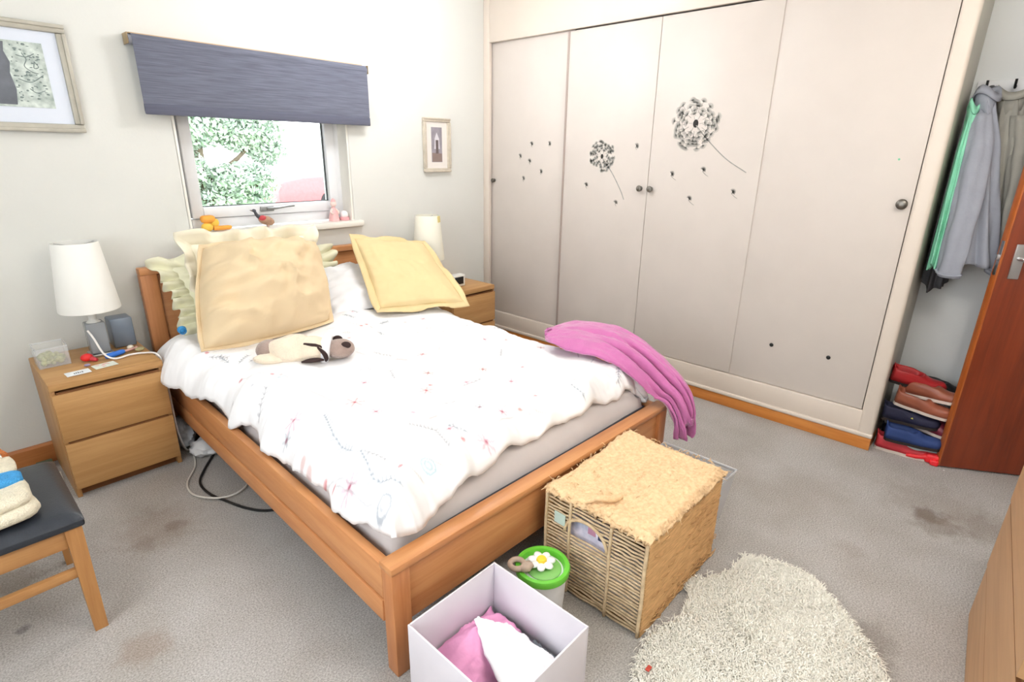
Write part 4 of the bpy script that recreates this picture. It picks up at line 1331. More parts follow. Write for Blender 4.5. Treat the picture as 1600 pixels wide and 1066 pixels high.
m_wool = M('cream_wool', (238, 228, 204), 0.95, var=0.08, scale=60, bump=0.8, bscale=220)
m_woolb = M('sky_blue_wool', (70, 160, 222), 0.95, var=0.12, scale=60, bump=0.8, bscale=220)
m_woolo = M('rust_wool', (196, 116, 62), 0.95, var=0.2, scale=60, bump=0.8, bscale=220)
bk = thing('knitted_blanket', (-3.2, -1.1, SH + 0.008), 'folded cream crochet blanket with blue and rust bands on the stool', 'blanket')
BZ = SH + 0.004
def slab(name, cx, cy, lx, ly, z0, z1, mat, rz, ruff=0.006, seed=0):
    bm = bmesh.new()
    bmesh.ops.create_cube(bm, size=1)
    bmesh.ops.subdivide_edges(bm, edges=bm.edges[:], cuts=9, use_grid_fill=True)
    for v in bm.verts:
        p = v.co.copy()
        # superellipsoid so the folds read as rolled edges
        k = (abs(p.x * 2) ** 8 + abs(p.y * 2) ** 8 + abs(p.z * 2) ** 3) ** (1 / 6.0)
        p = p / max(k, 0.6)
        q = Vector((p.x * lx, p.y * ly, p.z * (z1 - z0)))
        q.z += ruff * math.sin(q.x * 40 + seed) * math.cos(q.y * 33 + seed) * (0.5 + p.z)
        q.x += ruff * 0.7 * math.sin(q.y * 50 + seed * 2)
        c, s = math.cos(rz), math.sin(rz)
        v.co = Vector((cx + q.x * c - q.y * s, cy + q.x * s + q.y * c, (z0 + z1) / 2 + q.z))
    g = G()
    g.bm(bm)
    return g.build(name, mat, bk, angle=180)
slab('folded_layer', -3.205, -1.16, 0.27, 0.34, BZ, BZ + 0.045, m_wool, 0.1, 0.004, 1)
slab('folded_layer', -3.205, -1.15, 0.26, 0.32, BZ + 0.036, BZ + 0.072, m_wool, 0.1, 0.004, 2)
slab('blue_band', -3.20, -1.165, 0.255, 0.075, BZ + 0.055, BZ + 0.088, m_woolb, 0.1, 0.004, 3)
slab('folded_layer', -3.205, -1.06, 0.25, 0.16, BZ + 0.06, BZ + 0.095, m_wool, 0.1, 0.004, 4)
slab('rust_band', -3.20, -1.005, 0.22, 0.08, BZ + 0.07, BZ + 0.112, m_woolo, 0.1, 0.006, 5)
g = G()
for k in range(38):
    x = -3.31 + 0.20 * k / 37
    y = -1.02 + 0.02 * random.random()
    g.tube([(x, y, BZ + 0.108), (x + random.uniform(-.006, .006), y - 0.02, BZ + 0.106), (x + random.uniform(-.01, .01), y - 0.035, BZ + 0.098)], 0.0022, 5)
g.build('fringe', M('dark_fringe', (120, 80, 54), 0.95, var=0.4, scale=90, rgb2=(240, 230, 206)), bk)['kind'] = 'stuff'

# ------------------------------------------------------------------ cables, bags and papers on the carpet
bc = bez([(-2.30, -0.47, 0.03), (-2.36, -0.50, 0.008), (-2.448, -0.617, 0.006), (-2.504, -0.72, 0.006), (-2.507, -0.84, 0.006), (-2.476, -0.95, 0.006), (-2.443, -1.05, 0.006), (-2.395, -1.13, 0.006), (-2.32, -1.175, 0.006), (-2.2, -1.2, 0.006)], 8)
tag(G().tube(bc, 0.0055, 8).build('black_cable', m_black), 'black power cable curling out from under the bed', 'cable')
wc = bez([(-2.40, -0.36, 0.03), (-2.43, -0.42, 0.007), (-2.469, -0.555, 0.005), (-2.545, -0.684, 0.005), (-2.556, -0.80, 0.005), (-2.50, -0.905, 0.012), (-2.428, -0.93, 0.012), (-2.352, -0.869, 0.005), (-2.306, -0.72, 0.005), (-2.30, -0.6, 0.005)], 8)
tag(G().tube(wc, 0.0042, 8).build('white_cable', M('ivory_cable', (228, 224, 216), 0.5)), 'white cable looping on the carpet by the bed side', 'cable')
m_bag = M('grey_white_polythene', (216, 220, 228), 0.35, var=0.15, scale=20, bump=0.4, bscale=18)
def crumple(name, c, r, seed, mat, label, cat):
    def fn(p):
        return 1 + 0.35 * float(fbm(p.x * 2.2 + seed, p.y * 2.2 + p.z * 1.7, seed)) + 0.14 * float(fbm(p.x * 6 + seed, p.z * 6 + p.y * 5, seed + 2))
    g = G().ball(c, r, 30, 20, None, fn)
    g.v = [(x, y, max(z, 0.002)) for x, y, z in g.v]
    return tag(g.build(name, mat, angle=50), label, cat)
crumple('plastic_bag', (-2.425, -0.27, 0.06), (0.055, 0.12, 0.07), 3, m_bag, 'crumpled grey plastic bag between the bedside table and bed', 'bag')
crumple('carrier_bag', (-2.37, -0.45, 0.035), (0.085, 0.075, 0.045), 8, M('white_polythene', (236, 236, 238), 0.4, var=0.08, bump=0.4, bscale=18), 'white carrier bag crumpled on the floor beneath the bed rail', 'bag')
tag(G().box(-2.33, -2.22, -0.60, -0.50, 0.0, 0.012, 0.002).build('cardboard_scrap', M('cream_card', (232, 224, 206), 0.8)), 'cream card scrap on the carpet under the bed', 'card')
pp = thing('paper_booklet', (-2.95, -0.12, 0), 'white paper booklet on the floor behind the bedside drawers', 'booklet')
g = G()
g.add([(-2.99, -0.06, 0.0), (-2.915, -0.16, 0.0), (-2.92, -0.26, 0.002), (-3.0, -0.16, 0.05), (-2.99, -0.06, 0.004), (-2.915, -0.16, 0.004), (-2.92, -0.26, 0.006), (-3.0, -0.16, 0.054)],
      [(3, 2, 1, 0), (4, 5, 6, 7), (0, 1, 5, 4), (1, 2, 6, 5), (2, 3, 7, 6), (3, 0, 4, 7)])
g.build('pages', M('paper_white', (234, 230, 218), 0.8), pp, smooth=False)
G().box(-2.985, -2.925, -0.10, -0.04, 0.012, 0.03, 0.004).build('green_cover', M('dark_green_card', (96, 112, 92), 0.6), pp)

# ------------------------------------------------------------------ wicker basket with frayed lid
KX0, KX1, KY0, KY1, KH = -1.868, -1.345, -2.602, -2.215, 0.375
m_rope = M('seagrass_rope', (214, 186, 148), 0.9, var=0.12, scale=40, rgb2=(228, 204, 168), bump=0.4, bscale=260)
m_rope2 = M('woven_straw', (206, 160, 108), 0.9, var=0.12, scale=18, rgb2=(220, 178, 126), bump=0.25, bscale=120, stretch=(1.5, 1.5, 16))
m_lid = M('frayed_straw', (226, 190, 146), 0.95, var=0.07, scale=80, rgb2=(236, 204, 162), bump=0.3, bscale=240)
wk = thing('wicker_basket', ((KX0 + KX1) / 2, (KY0 + KY1) / 2, 0), 'woven straw storage basket with frayed lid at the foot of the bed', 'basket')
rows = 27
def strand(g, p, q, r, seed, nseg=12, wob=0.0012):
    P, Q = Vector(p), Vector(q)
    d = (Q - P)
    nn = d.cross(Vector((0, 0, 1))).normalized()
    pts = []
    for i in range(nseg + 1):
        t = i / nseg
        w1 = wob * math.sin(seed * 3.1 + t * 19 + math.sin(seed) * 4)
        pts.append(P + d * t + nn * w1 * 1.5 + Vector((0, 0, wob * math.cos(seed * 1.7 + t * 15))))
    g.tube(pts, r, 6)
HY0, HY1, HZ0, HZ1 = -2.462, -2.30, 0.245, 0.315
g = G()
for k in range(rows):
    z = 0.012 + k * (KH - 0.03) / (rows - 1)
    if HZ0 < z < HZ1:
        # the arched hand hole
        hw = math.sqrt(max(0, 1 - ((z - HZ0) / (HZ1 - HZ0)) ** 2))
        c = (HY0 + HY1) / 2
        strand(g, (KX0, KY0, z), (KX0, c - hw * 0.08, z), 0.0038, k)
        strand(g, (KX0, c + hw * 0.08, z), (KX0, KY1, z), 0.0038, k + 50)
    else:
        strand(g, (KX0, KY0, z), (KX0, KY1, z), 0.0038, k)
o = g.build('rope_side', m_rope, wk, angle=180); o['kind'] = 'stuff'
g = G()
for (yy, w_) in ((KY0 + 0.003, 0.006), (-2.475, 0.0055), (-2.318, 0.0055), (KY1 - 0.003, 0.006)):
    b_ = G()
    b_.tube([(KX0 - 0.005, yy + 0.001 * math.sin(k), 0.004 + k * (KH - 0.012) / 12) for k in range(13)], w_, 6)
    b_.build('upright_cord', m_rope, wk, angle=180)
ar = [(KX0 - 0.003, (HY0 + HY1) / 2 + 0.083 * math.cos(a), HZ0 + 0.072 * math.sin(a)) for a in np.linspace(0, math.pi, 16)]
G().tube(ar, 0.006, 6).build('hand_hole_arch', m_rope, wk, angle=180)
# long sides and back: dense weave
def dense(name, p0, p1, nx, zrows, mat, outn):
    P, Q = np.array(p0), np.array(p1)
    t = np.linspace(0, 1, nx)[:, None]
    zz = np.linspace(0.004, KH - 0.012, zrows)[None, :]
    base = P[None, None, :2] * (1 - t[..., None]) + Q[None, None, :2] * t[..., None] + 0 * zz[..., None]
    rr_ = np.abs(np.sin(zz * math.pi * 46 / KH)) * 0.0035 + 0.001 * fbm(t * 30 + 0 * zz, zz * 160 + 0 * t, 5) + 0.002 * fbm(t * 5 + 0 * zz, zz * 60 + 0 * t, 15)
    xy = base + np.array(outn)[None, None, :] * rr_[..., None]
    A = np.concatenate([xy, (zz + 0 * t)[..., None]], -1)
    return G().sheet(A if np.dot(normals(A).mean((0, 1))[:2], outn) > 0 else A[::-1], 0.008).build(name, mat, wk, angle=180)
dense('woven_side', (KX0, KY0 - 0.002), (KX1, KY0 - 0.002), 60, 185, m_rope2, (0, -1))
dense('woven_side', (KX0, KY1 - 0.004), (KX1, KY1 - 0.004), 30, 90, m_rope2, (0, 1))
dense('woven_end', (KX1, KY0), (KX1, KY1), 30, 90, m_rope2, (1, 0))
G().box(KX0 + 0.01, KX1 - 0.01, KY0 + 0.01, KY1 - 0.01, 0.003, 0.01).build('base_board', M('basket_base', (150, 116, 78), 0.9), wk, smooth=False)
# lid: matted weave with fraying
nx, nyy = 230, 170
s, t = np.meshgrid(np.linspace(0, 1, nx), np.linspace(0, 1, nyy), indexing='ij')
edge = np.minimum(np.minimum(s, 1 - s) * (KX1 - KX0), np.minimum(t, 1 - t) * (KY1 - KY0))
lx = KX0 - 0.012 + s * (KX1 - KX0 + 0.024) + 0.006 * fbm(t * 9, s * 3, 3) * (np.abs(s - .5) > .47)
ly = KY0 - 0.014 + t * (KY1 - KY0 + 0.022) + 0.006 * fbm(s * 9, t * 3, 7) * (np.abs(t - .5) > .47)
lz = KH + 0.004 + 0.003 * np.abs(np.sin(t * 90)) * (0.6 + 0.4 * np.sign(np.sin(s * 70 + np.floor(t * 90 / math.pi) * math.pi)))
lz += 0.005 * fbm(s * 14, t * 11, 23) + 0.0025 * fbm(s * 50, t * 40, 29) - 0.012 * (1 - sst(edge, 0, 0.02))
lz += 0.02 * np.exp(-((s - 0.88) / 0.16) ** 2 - ((t - 0.98) / 0.2) ** 2) + 0.008 * np.exp(-((s - 0.05) / 0.08) ** 2)
hol = (fbm(s * 30, t * 60, 83) > 0.52) & (np.abs(t - 0.45) < 0.14) & (s < .75)
lz = lz - 0.008 * hol
G().sheet(np.stack([lx, ly, lz], -1), 0.014).build('lid', m_lid, wk, angle=180)
g = G()
for k in range(250):
    if k < 170:
        e = random.choice('lfrb')
        x = random.uniform(KX0, KX1); y = random.uniform(KY0, KY1)
        if e == 'l': x = KX0 - 0.008
        if e == 'r': x = KX1 + 0.008
        if e == 'f': y = KY0 - 0.01
        if e == 'b': y = KY1 + 0.006
    else:
        x = random.uniform(KX0 + .01, KX1 - .01); y = random.uniform(KY0 + .01, KY1 - .01)
    z = KH + random.uniform(-0.004, 0.01)
    a = random.uniform(0, 6.28); L = random.uniform(0.008, 0.03)
    dx, dy = math.cos(a) * L, math.sin(a) * L
    g.tube([(x, y, z), (x + dx * .5, y + dy * .5, z + random.uniform(-0.002, 0.010)), (x + dx, y + dy, z + random.uniform(-0.012, 0.008))], [0.0016, 0.0014, 0.0007], 4)
o = g.build('frayed_fibre', m_lid, wk, angle=180); o['kind'] = 'stuff'
g = G()
for k in range(90):
    x = random.uniform(KX0 + .02, KX1 - .02); z = random.choice([random.uniform(0.01, 0.06), random.uniform(0.02, 0.35)])
    L = random.uniform(0.02, 0.06)
    g.tube([(x, KY0 - 0.006, z), (x + L / 2, KY0 - 0.012, z + random.uniform(-.004, .004)), (x + L, KY0 - 0.008, z + random.uniform(-.008, .006))], 0.0016, 4)
o = g.build('loose_strand', m_rope2, wk, angle=180); o['kind'] = 'stuff'
G().tube(bez([(-1.87, -2.37, KH + 0.012), (-1.84, -2.40, KH + 0.03), (-1.80, -2.43, KH + 0.02), (-1.76, -2.44, KH + 0.012)], 5), [0.004 + 0.007 * math.sin(math.pi * i / 15) for i in range(16)], 8).build('torn_straw_loop', m_lid, wk, angle=180)
# what shows through the hand hole and the rope gaps
cp = thing('toy_packet', (-1.81, -2.39, 0.02), 'blue and white printed packet inside the straw basket', 'packet')
G().box(-1.84, -1.79, -2.47, -2.28, 0.02, 0.292, 0.012, 3).build('packet_body', M('lilac_packet', (186, 194, 226), 0.4, var=0.2, scale=24, rgb2=(226, 220, 236)), cp)
G().box(-1.842, -1.838, -2.45, -2.41, 0.25, 0.285, 0.001).build('dark_print', M('navy_print', (60, 74, 110), 0.5), cp)
G().box(-1.842, -1.838, -2.40, -2.37, 0.255, 0.28, 0.001).build('pink_stripe', M('rose_print', (204, 150, 180), 0.5), cp)
tag(G().box(-1.852, -1.70, -2.585, -2.235, 0.012, 0.20, 0.03, 3).build('white_bag', M('white_liner_bag', (222, 220, 218), 0.5, var=0.1, scale=12, bump=0.4, bscale=14)), 'white liner bag seen through the straw basket ropes', 'bag')
G().box(-1.8755, -1.8735, -2.30, -2.255, 0.262, 0.305, 0.0).build('clear_tag', M('mint_tag', (206, 226, 220), 0.3), wk, smooth=False)

# ------------------------------------------------------------------ clear plastic crate behind the basket
cx0, cx1, cy0, cy1, ch = -1.325, -1.06, -2.56, -2.235, 0.225
cr = thing('clear_crate', ((cx0 + cx1) / 2, (cy0 + cy1) / 2, 0), 'clear plastic crate standing behind the straw basket', 'crate')
g = G()
tp = 0.03
def cwall(a, b):
    (ax0, ay0), (bx0, by0) = a, b
    c = ((cx0 + cx1) / 2, (cy0 + cy1) / 2)
    def inn(p, k): return (p[0] + (c[0] - p[0]) * k, p[1] + (c[1] - p[1]) * k)
    a1, b1 = inn(a, 0.16), inn(b, 0.16)
    a2, b2 = inn(a, 0.012), inn(b, 0.012)
    a3, b3 = inn(a, 0.172), inn(b, 0.172)
    V = [(a[0], a[1], ch), (b[0], b[1], ch), (b1[0], b1[1], 0.003), (a1[0], a1[1], 0.003), (a2[0], a2[1], ch), (b2[0], b2[1], ch), (b3[0], b3[1], 0.003), (a3[0], a3[1], 0.003)]
    g.add(V, [(0, 1, 2, 3), (7, 6, 5, 4), (0, 4, 5, 1), (1, 5, 6, 2), (2, 6, 7, 3), (3, 7, 4, 0)])
cs = [(cx0, cy0), (cx1, cy0), (cx1, cy1), (cx0, cy1)]
for k in range(4):
    cwall(cs[k], cs[(k + 1) % 4])
g.build('crate_wall', m_frost, cr, smooth=False)
G().tube([(a, b, ch) for a, b in cs], 0.006, 8, closed=True).build('crate_rim', M('translucent_white_rim', (240, 242, 246), 0.3, var=0, trans=0.3), cr)

# ------------------------------------------------------------------ green lidded bin with daisy
bx, by, bh = -2.015, -2.322, 0.205
bn = thing('nappy_bin', (bx, by, 0), 'white round bin with bright green lid between the box and basket', 'bin')
m_grn = M('bright_green_plastic', (108, 200, 62), 0.35, var=0.03)
m_grn2 = M('soft_green_plastic', (140, 198, 112), 0.3, var=0.03)
G().lathe([(0.066, 0.0), (0.068, 0.004), (0.078, bh - 0.02), (0.078, bh - 0.012), (0.0, bh - 0.012)], (bx, by, 0), 40).build('bin_body', M('white_bin_plastic', (238, 238, 240), 0.4), bn)
G().lathe([(0.079, bh - 0.02), (0.086, bh - 0.016), (0.088, bh), (0.085, bh + 0.006), (0.072, bh + 0.006), (0.068, bh - 0.006), (0.066, bh - 0.016), (0.079, bh - 0.016)], (bx, by, 0), 48, close=True).build('lid_ring', m_grn, bn)
G().lathe([(0.0, bh - 0.004), (0.05, bh - 0.004), (0.055, bh - 0.008), (0.055, bh - 0.016), (0.0, bh - 0.016)], (bx + 0.004, by - 0.004, 0), 40).build('inner_lid', m_grn2, bn)
fx, fy, fz = bx + 0.002, by + 0.006, bh + 0.012
dz = thing('daisy_toy', (fx, fy, bh), 'white plastic daisy with yellow centre on the green lid', 'toy')
g = G()
for k in range(7):
    a = 2 * math.pi * k / 7 + 0.2
    p = G().ball((fx + math.cos(a) * 0.028, fy + math.sin(a) * 0.028, fz), (0.0175, 0.0135, 0.008), 14, 8, Matrix.Rotation(a, 3, 'Z'))
    p.build('petal', M('white_petal', (248, 248, 246), 0.4), dz, angle=180)
G().lathe([(0.015, -0.012), (0.017, 0.005), (0.014, 0.012), (0.0, 0.013)], (fx, fy, fz), 20).build('daisy_centre', M('egg_yellow', (244, 208, 60), 0.5), dz)
tn = thing('brown_teether', (-2.065, -2.285, bh), 'brown rubbery toy beside the daisy on the green lid', 'toy')
m_teeth = M('mushroom_brown', (176, 156, 140), 0.7, var=0.12, scale=50)
G().tube([(-2.08 + 0.022 * math.cos(a), -2.272 + 0.022 * math.sin(a), bh + 0.016) for a in np.linspace(0, 6.28, 20)[:-1]], 0.009, 10, closed=True).build('ring_piece', m_teeth, tn, angle=180)
G().ball((-2.068, -2.302, bh + 0.018), (0.024, 0.018, 0.013), 14, 10, None, lambda p: 1 + 0.15 * math.sin(6 * p.x + 4 * p.y)).build('lump_piece', m_teeth, tn, angle=180)

# ------------------------------------------------------------------ white storage box with clothes
qx0, qx1, qy0, qy1, qh = -2.487, -2.162, -2.60, -2.252, 0.27
m_box = M('white_fabric_box', (226, 221, 228), 0.6, var=0.02, scale=10)
bx_ = thing('storage_box', ((qx0 + qx1) / 2, (qy0 + qy1) / 2, 0), 'open white cube storage box of clothes in front of the footboard', 'box')
wt = 0.006
G().box(qx0, qx1, qy0, qy1, 0.001, 0.008, 0.0).build('base_panel', m_box, bx_, smooth=False)
for a in ((qx0, qx0 + wt, qy0, qy1), (qx1 - wt, qx1, qy0, qy1), (qx0 + wt, qx1 - wt, qy0, qy0 + wt), (qx0 + wt, qx1 - wt, qy1 - wt, qy1)):
    G().box(a[0], a[1], a[2], a[3], 0.008, qh, 0.002).build('side_panel', m_box, bx_)
def cloth_heap(name, pts, seed, mat, label, amp=0.02, n=50):
    """cloth lying in the box; pts: 4 corners (x,y,z) and a peak height"""
    c, peak = pts
    P = [np.array(p) for p in c]
    s, t = np.meshgrid(np.linspace(0, 1, n), np.linspace(0, 1, n), indexing='ij')
    S, T = s[..., None], t[..., None]
    A = P[0] * (1 - S) * (1 - T) + P[1] * S * (1 - T) + P[2] * S * T + P[3] * (1 - S) * T
    h = peak * (np.sin(math.pi * s) * np.sin(math.pi * t)) ** 0.7
    h += amp * fbm(s * 3, t * 3, seed) + amp * 0.8 * np.clip(1 - np.abs(fbm(s * 2.5 + t, t * 3, seed + 4, 3)) * 2.5, 0, 1) ** 3
    A[..., 2] += h
    A[..., 0] += 0.012 * fbm(s * 4, t * 4, seed + 7)
    A[..., 1] += 0.012 * fbm(s * 4, t * 4, seed + 8)
    A[..., 0] = np.clip(A[..., 0], qx0 + 0.012, qx1 - 0.012)
    A[..., 1] = np.clip(A[..., 1], qy0 + 0.012, qy1 - 0.012)
    A[..., 2] = np.maximum(A[..., 2], 0.014)
    if normals(A)[..., 2].mean() < 0:
        A = A[::-1]
    return tag(G().sheet(A, 0.004).build(name, mat, angle=180), label, 'clothing')
cloth_heap('pink_tshirt', ([(-2.475, -2.47, 0.11), (-2.18, -2.45, 0.10), (-2.19, -2.265, 0.11), (-2.45, -2.265, 0.12)], 0.075), 3, M('candy_pink_jersey', (236, 164, 206), 0.9, var=0.05, bump=0.1, bscale=120), 'candy pink top crumpled inside the white storage box')
cloth_heap('white_tshirt', ([(-2.43, -2.585, 0.15), (-2.19, -2.57, 0.11), (-2.215, -2.36, 0.14), (-2.30, -2.30, 0.20)], 0.045), 9, M('bright_white_jersey', (250, 250, 252), 0.9, var=0.01), 'bright white garment lying over the pink top in the box', 0.012)
cloth_heap('grey_garment', ([(-2.26, -2.59, 0.10), (-2.176, -2.585, 0.10), (-2.176, -2.38, 0.08), (-2.24, -2.42, 0.09)], 0.035), 14, M('slate_grey_jersey', (134, 140, 146), 0.9, var=0.06), 'slate grey garment in the corner of the white box', 0.015)

# ------------------------------------------------------------------ sheepskin rug
RUG = [(-2.05, -2.70), (-1.97, -2.652), (-1.909, -2.64), (-1.839, -2.626), (-1.72, -2.66), (-1.639, -2.660), (-1.563, -2.625), (-1.481, -2.65), (-1.408, -2.703), (-1.33, -2.705), (-1.283, -2.713), (-1.245, -2.782), (-1.211, -2.862), (-1.241, -2.945), (-1.316, -3.034), (-1.36, -3.073), (-1.41, -3.12), (-1.456, -3.171), (-1.522, -3.212),
       (-1.62, -3.27), (-1.76, -3.30), (-1.9, -3.27), (-2.02, -3.22), (-2.1, -3.12), (-2.13, -3.0), (-2.1, -2.88), (-2.09, -2.78)]
rg = thing('sheepskin_rug', (-1.66, -2.97, 0), 'creamy white sheepskin rug on the carpet before the straw basket', 'rug')
G().prism(RUG, 0.002, 0.012, 'z').build('hide', M('rug_hide', (248, 243, 228), 0.95), rg, smooth=False)
RP = np.array(RUG)
def inside(px, py):
    c = np.zeros(px.shape, bool)
    j = len(RP) - 1
    for i in range(len(RP)):
        xi, yi = RP[i]; xj, yj = RP[j]
        cond = ((yi > py) != (yj > py)) & (px < (xj - xi) * (py - yi) / (yj - yi + 1e-12) + xi)
        c ^= cond
        j = i
    return c
NL = 52000
px = rng.uniform(-2.14, -1.2, NL * 2); py = rng.uniform(-3.31, -2.6, NL * 2)
ok = inside(px, py)
px, py = px[ok][:NL], py[ok][:NL]
NL = len(px)
dirx = fbm(px * 5, py * 5, 3); diry = fbm(px * 5, py * 5, 9)
ang = np.arctan2(diry, dirx) + rng.normal(0, 0.9, NL)
L_ = rng.uniform(0.018, 0.040, NL)
wd_ = rng.uniform(0.0010, 0.0022, NL)
h_ = rng.uniform(0.006, 0.024, NL) * (0.9 + 0.5 * fbm(px * 18, py * 18, 15))
cx_, sy_ = np.cos(ang), np.sin(ang)
k1 = rng.normal(0, 0.006, NL)
b0 = np.stack([px, py, np.full(NL, 0.010)], -1)
mid = b0 + np.stack([cx_ * L_ * .45 - sy_ * k1, sy_ * L_ * .45 + cx_ * k1, h_], -1)
tip = b0 + np.stack([cx_ * L_ + sy_ * k1, sy_ * L_ - cx_ * k1, h_ * rng.uniform(0.3, 1.0, NL)], -1)
sd = np.stack([-sy_ * wd_, cx_ * wd_, 0 * wd_], -1)
VV = np.stack([b0 + sd, b0 - sd, mid + sd, mid - sd, tip], 1).reshape(-1, 3)
b5 = np.arange(NL)[:, None] * 5
q1 = np.concatenate([b5, b5 + 1, b5 + 3, b5 + 2], 1)
t1 = np.concatenate([b5 + 2, b5 + 3, b5 + 4], 1)
me = bpy.data.meshes.new('wool_pile')
inv = np.array(mw(rg).inverted())
VV = VV @ inv[:3, :3].T + inv[:3, 3]
me.from_pydata(VV.tolist(), [], q1.tolist() + t1.tolist())
me.materials.append(M('sheep_wool', (253, 250, 240), 0.95, var=0.03, scale=9))
wo = bpy.data.objects.new('wool_pile', me)
COL.objects.link(wo)
wo.parent = rg
wo['kind'] = 'stuff'
tag(G().box(-1.985, -1.965, -2.70, -2.688, 0.036, 0.042, 0.002).build('red_scrap', M('red_scrap_paper', (206, 84, 70), 0.8)), 'tiny red scrap lying on the sheepskin rug', 'scrap')

# ------------------------------------------------------------------ open room door
DA = math.atan2(-0.867, 0.498)
dr = thing('door_1', (0.058, -3.155, 0), 'red brown veneered room door standing open at the right', 'door', rz=DA)
dr['kind'] = 'structure'
G().box(0.006, 0.69, 0.0, 0.04, 0.008, 1.98, 0.001).build('door_leaf', m_door, dr, local=True)
G().box(0.0, 0.006, 0.0, 0.04, 0.008, 1.98, 0.001).build('edge_lipping', m_dooredge, dr, local=True)
G().box(-0.001, 0.001, 0.009, 0.031, 0.965, 1.115, 0.0005).build('latch_plate', m_chrome, dr, local=True)
G().box(-0.010, 0.0, 0.013, 0.027, 1.03, 1.055, 0.003).build('latch_bolt', m_chrome, dr, local=True)
hs = G().box(0.04, 0.082, -0.007, 0.0, 0.955, 1.105, 0.003).build('handle_plate', m_chrome, dr, local=True)
h = G()
h.tube(bez([(0.061, -0.006, 1.045), (0.061, -0.03, 1.045), (0.066, -0.045, 1.045), (0.095, -0.05, 1.043), (0.14, -0.05, 1.036), (0.165, -0.046, 1.032)], 6), 0.0085, 10)
h.build('lever', m_chrome, hs, local=True)

# ------------------------------------------------------------------ chest of drawers at the right edge
CR = 0.044
cd = thing('chest_of_drawers', (-1.02, -3.362, 0), 'light oak chest of drawers at the bottom right edge', 'chest of drawers', rz=CR)
CWd, CDp, CHt = 0.80, 0.44, 0.775
G().box(-CWd - 0.004, 0.004, -CDp, 0.006, CHt - 0.03, CHt, 0.003).build('chest_top', m_chest, cd, local=True)
G().box(-CWd, -CWd + 0.018, -CDp, -0.02, 0.0, CHt - 0.03, 0.001).build('side_panel', m_chest, cd, local=True)
G().box(-0.018, -0.001, -CDp, -0.02, 0.0, CHt - 0.03, 0.001).build('side_panel', m_chest, cd, local=True)
G().box(-CWd + 0.018, -0.018, -CDp, -CDp + 0.01, 0.02, CHt - 0.03).build('back_panel', m_chest, cd, smooth=False, local=True)
G().box(-CWd + 0.02, -0.02, -CDp + 0.02, -0.026, 0.05, CHt - 0.035).build('carcass', m_oakdark, cd, smooth=False, local=True)
for z0, z1 in ((0.004, 0.198), (0.210, 0.442), (0.454, 0.69)):
    d_ = G().prism([(-0.020, z0), (0.002, z0), (0.000, z1 - 0.004), (-0.0006, z1), (-0.020, z1)], -CWd, 0.0, 'x').build('drawer_front', m_chest, cd, smooth=False, local=True)
    G().box(-CWd, 0.0, -0.02, -0.0003, z1 - 0.0012, z1 + 0.0004).build('gap_shade_line', m_oakdark, d_, smooth=False, local=True)  # dark strip paints the gap's shade along the drawer's top edge
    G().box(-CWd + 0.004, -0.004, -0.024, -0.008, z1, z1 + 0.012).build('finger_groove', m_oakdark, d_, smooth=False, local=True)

# ------------------------------------------------------------------ coats on hooks
hk = thing('coat_rail', (0.42, -3.08, 1.70), 'white coat hook rail on the grey wall behind the coats', 'coat rail')
G().box(0.422, 0.438, -3.34, -2.88, 1.735, 1.795, 0.003).build('back_board', m_white, hk)
for k, yy in enumerate((-2.92, -3.02, -3.14, -3.26)):
    G().tube(bez([(0.422, yy, 1.765), (0.385, yy, 1.755), (0.368, yy, 1.765), (0.362, yy, 1.79)], 5), 0.005, 8).build('hook', m_black, hk)


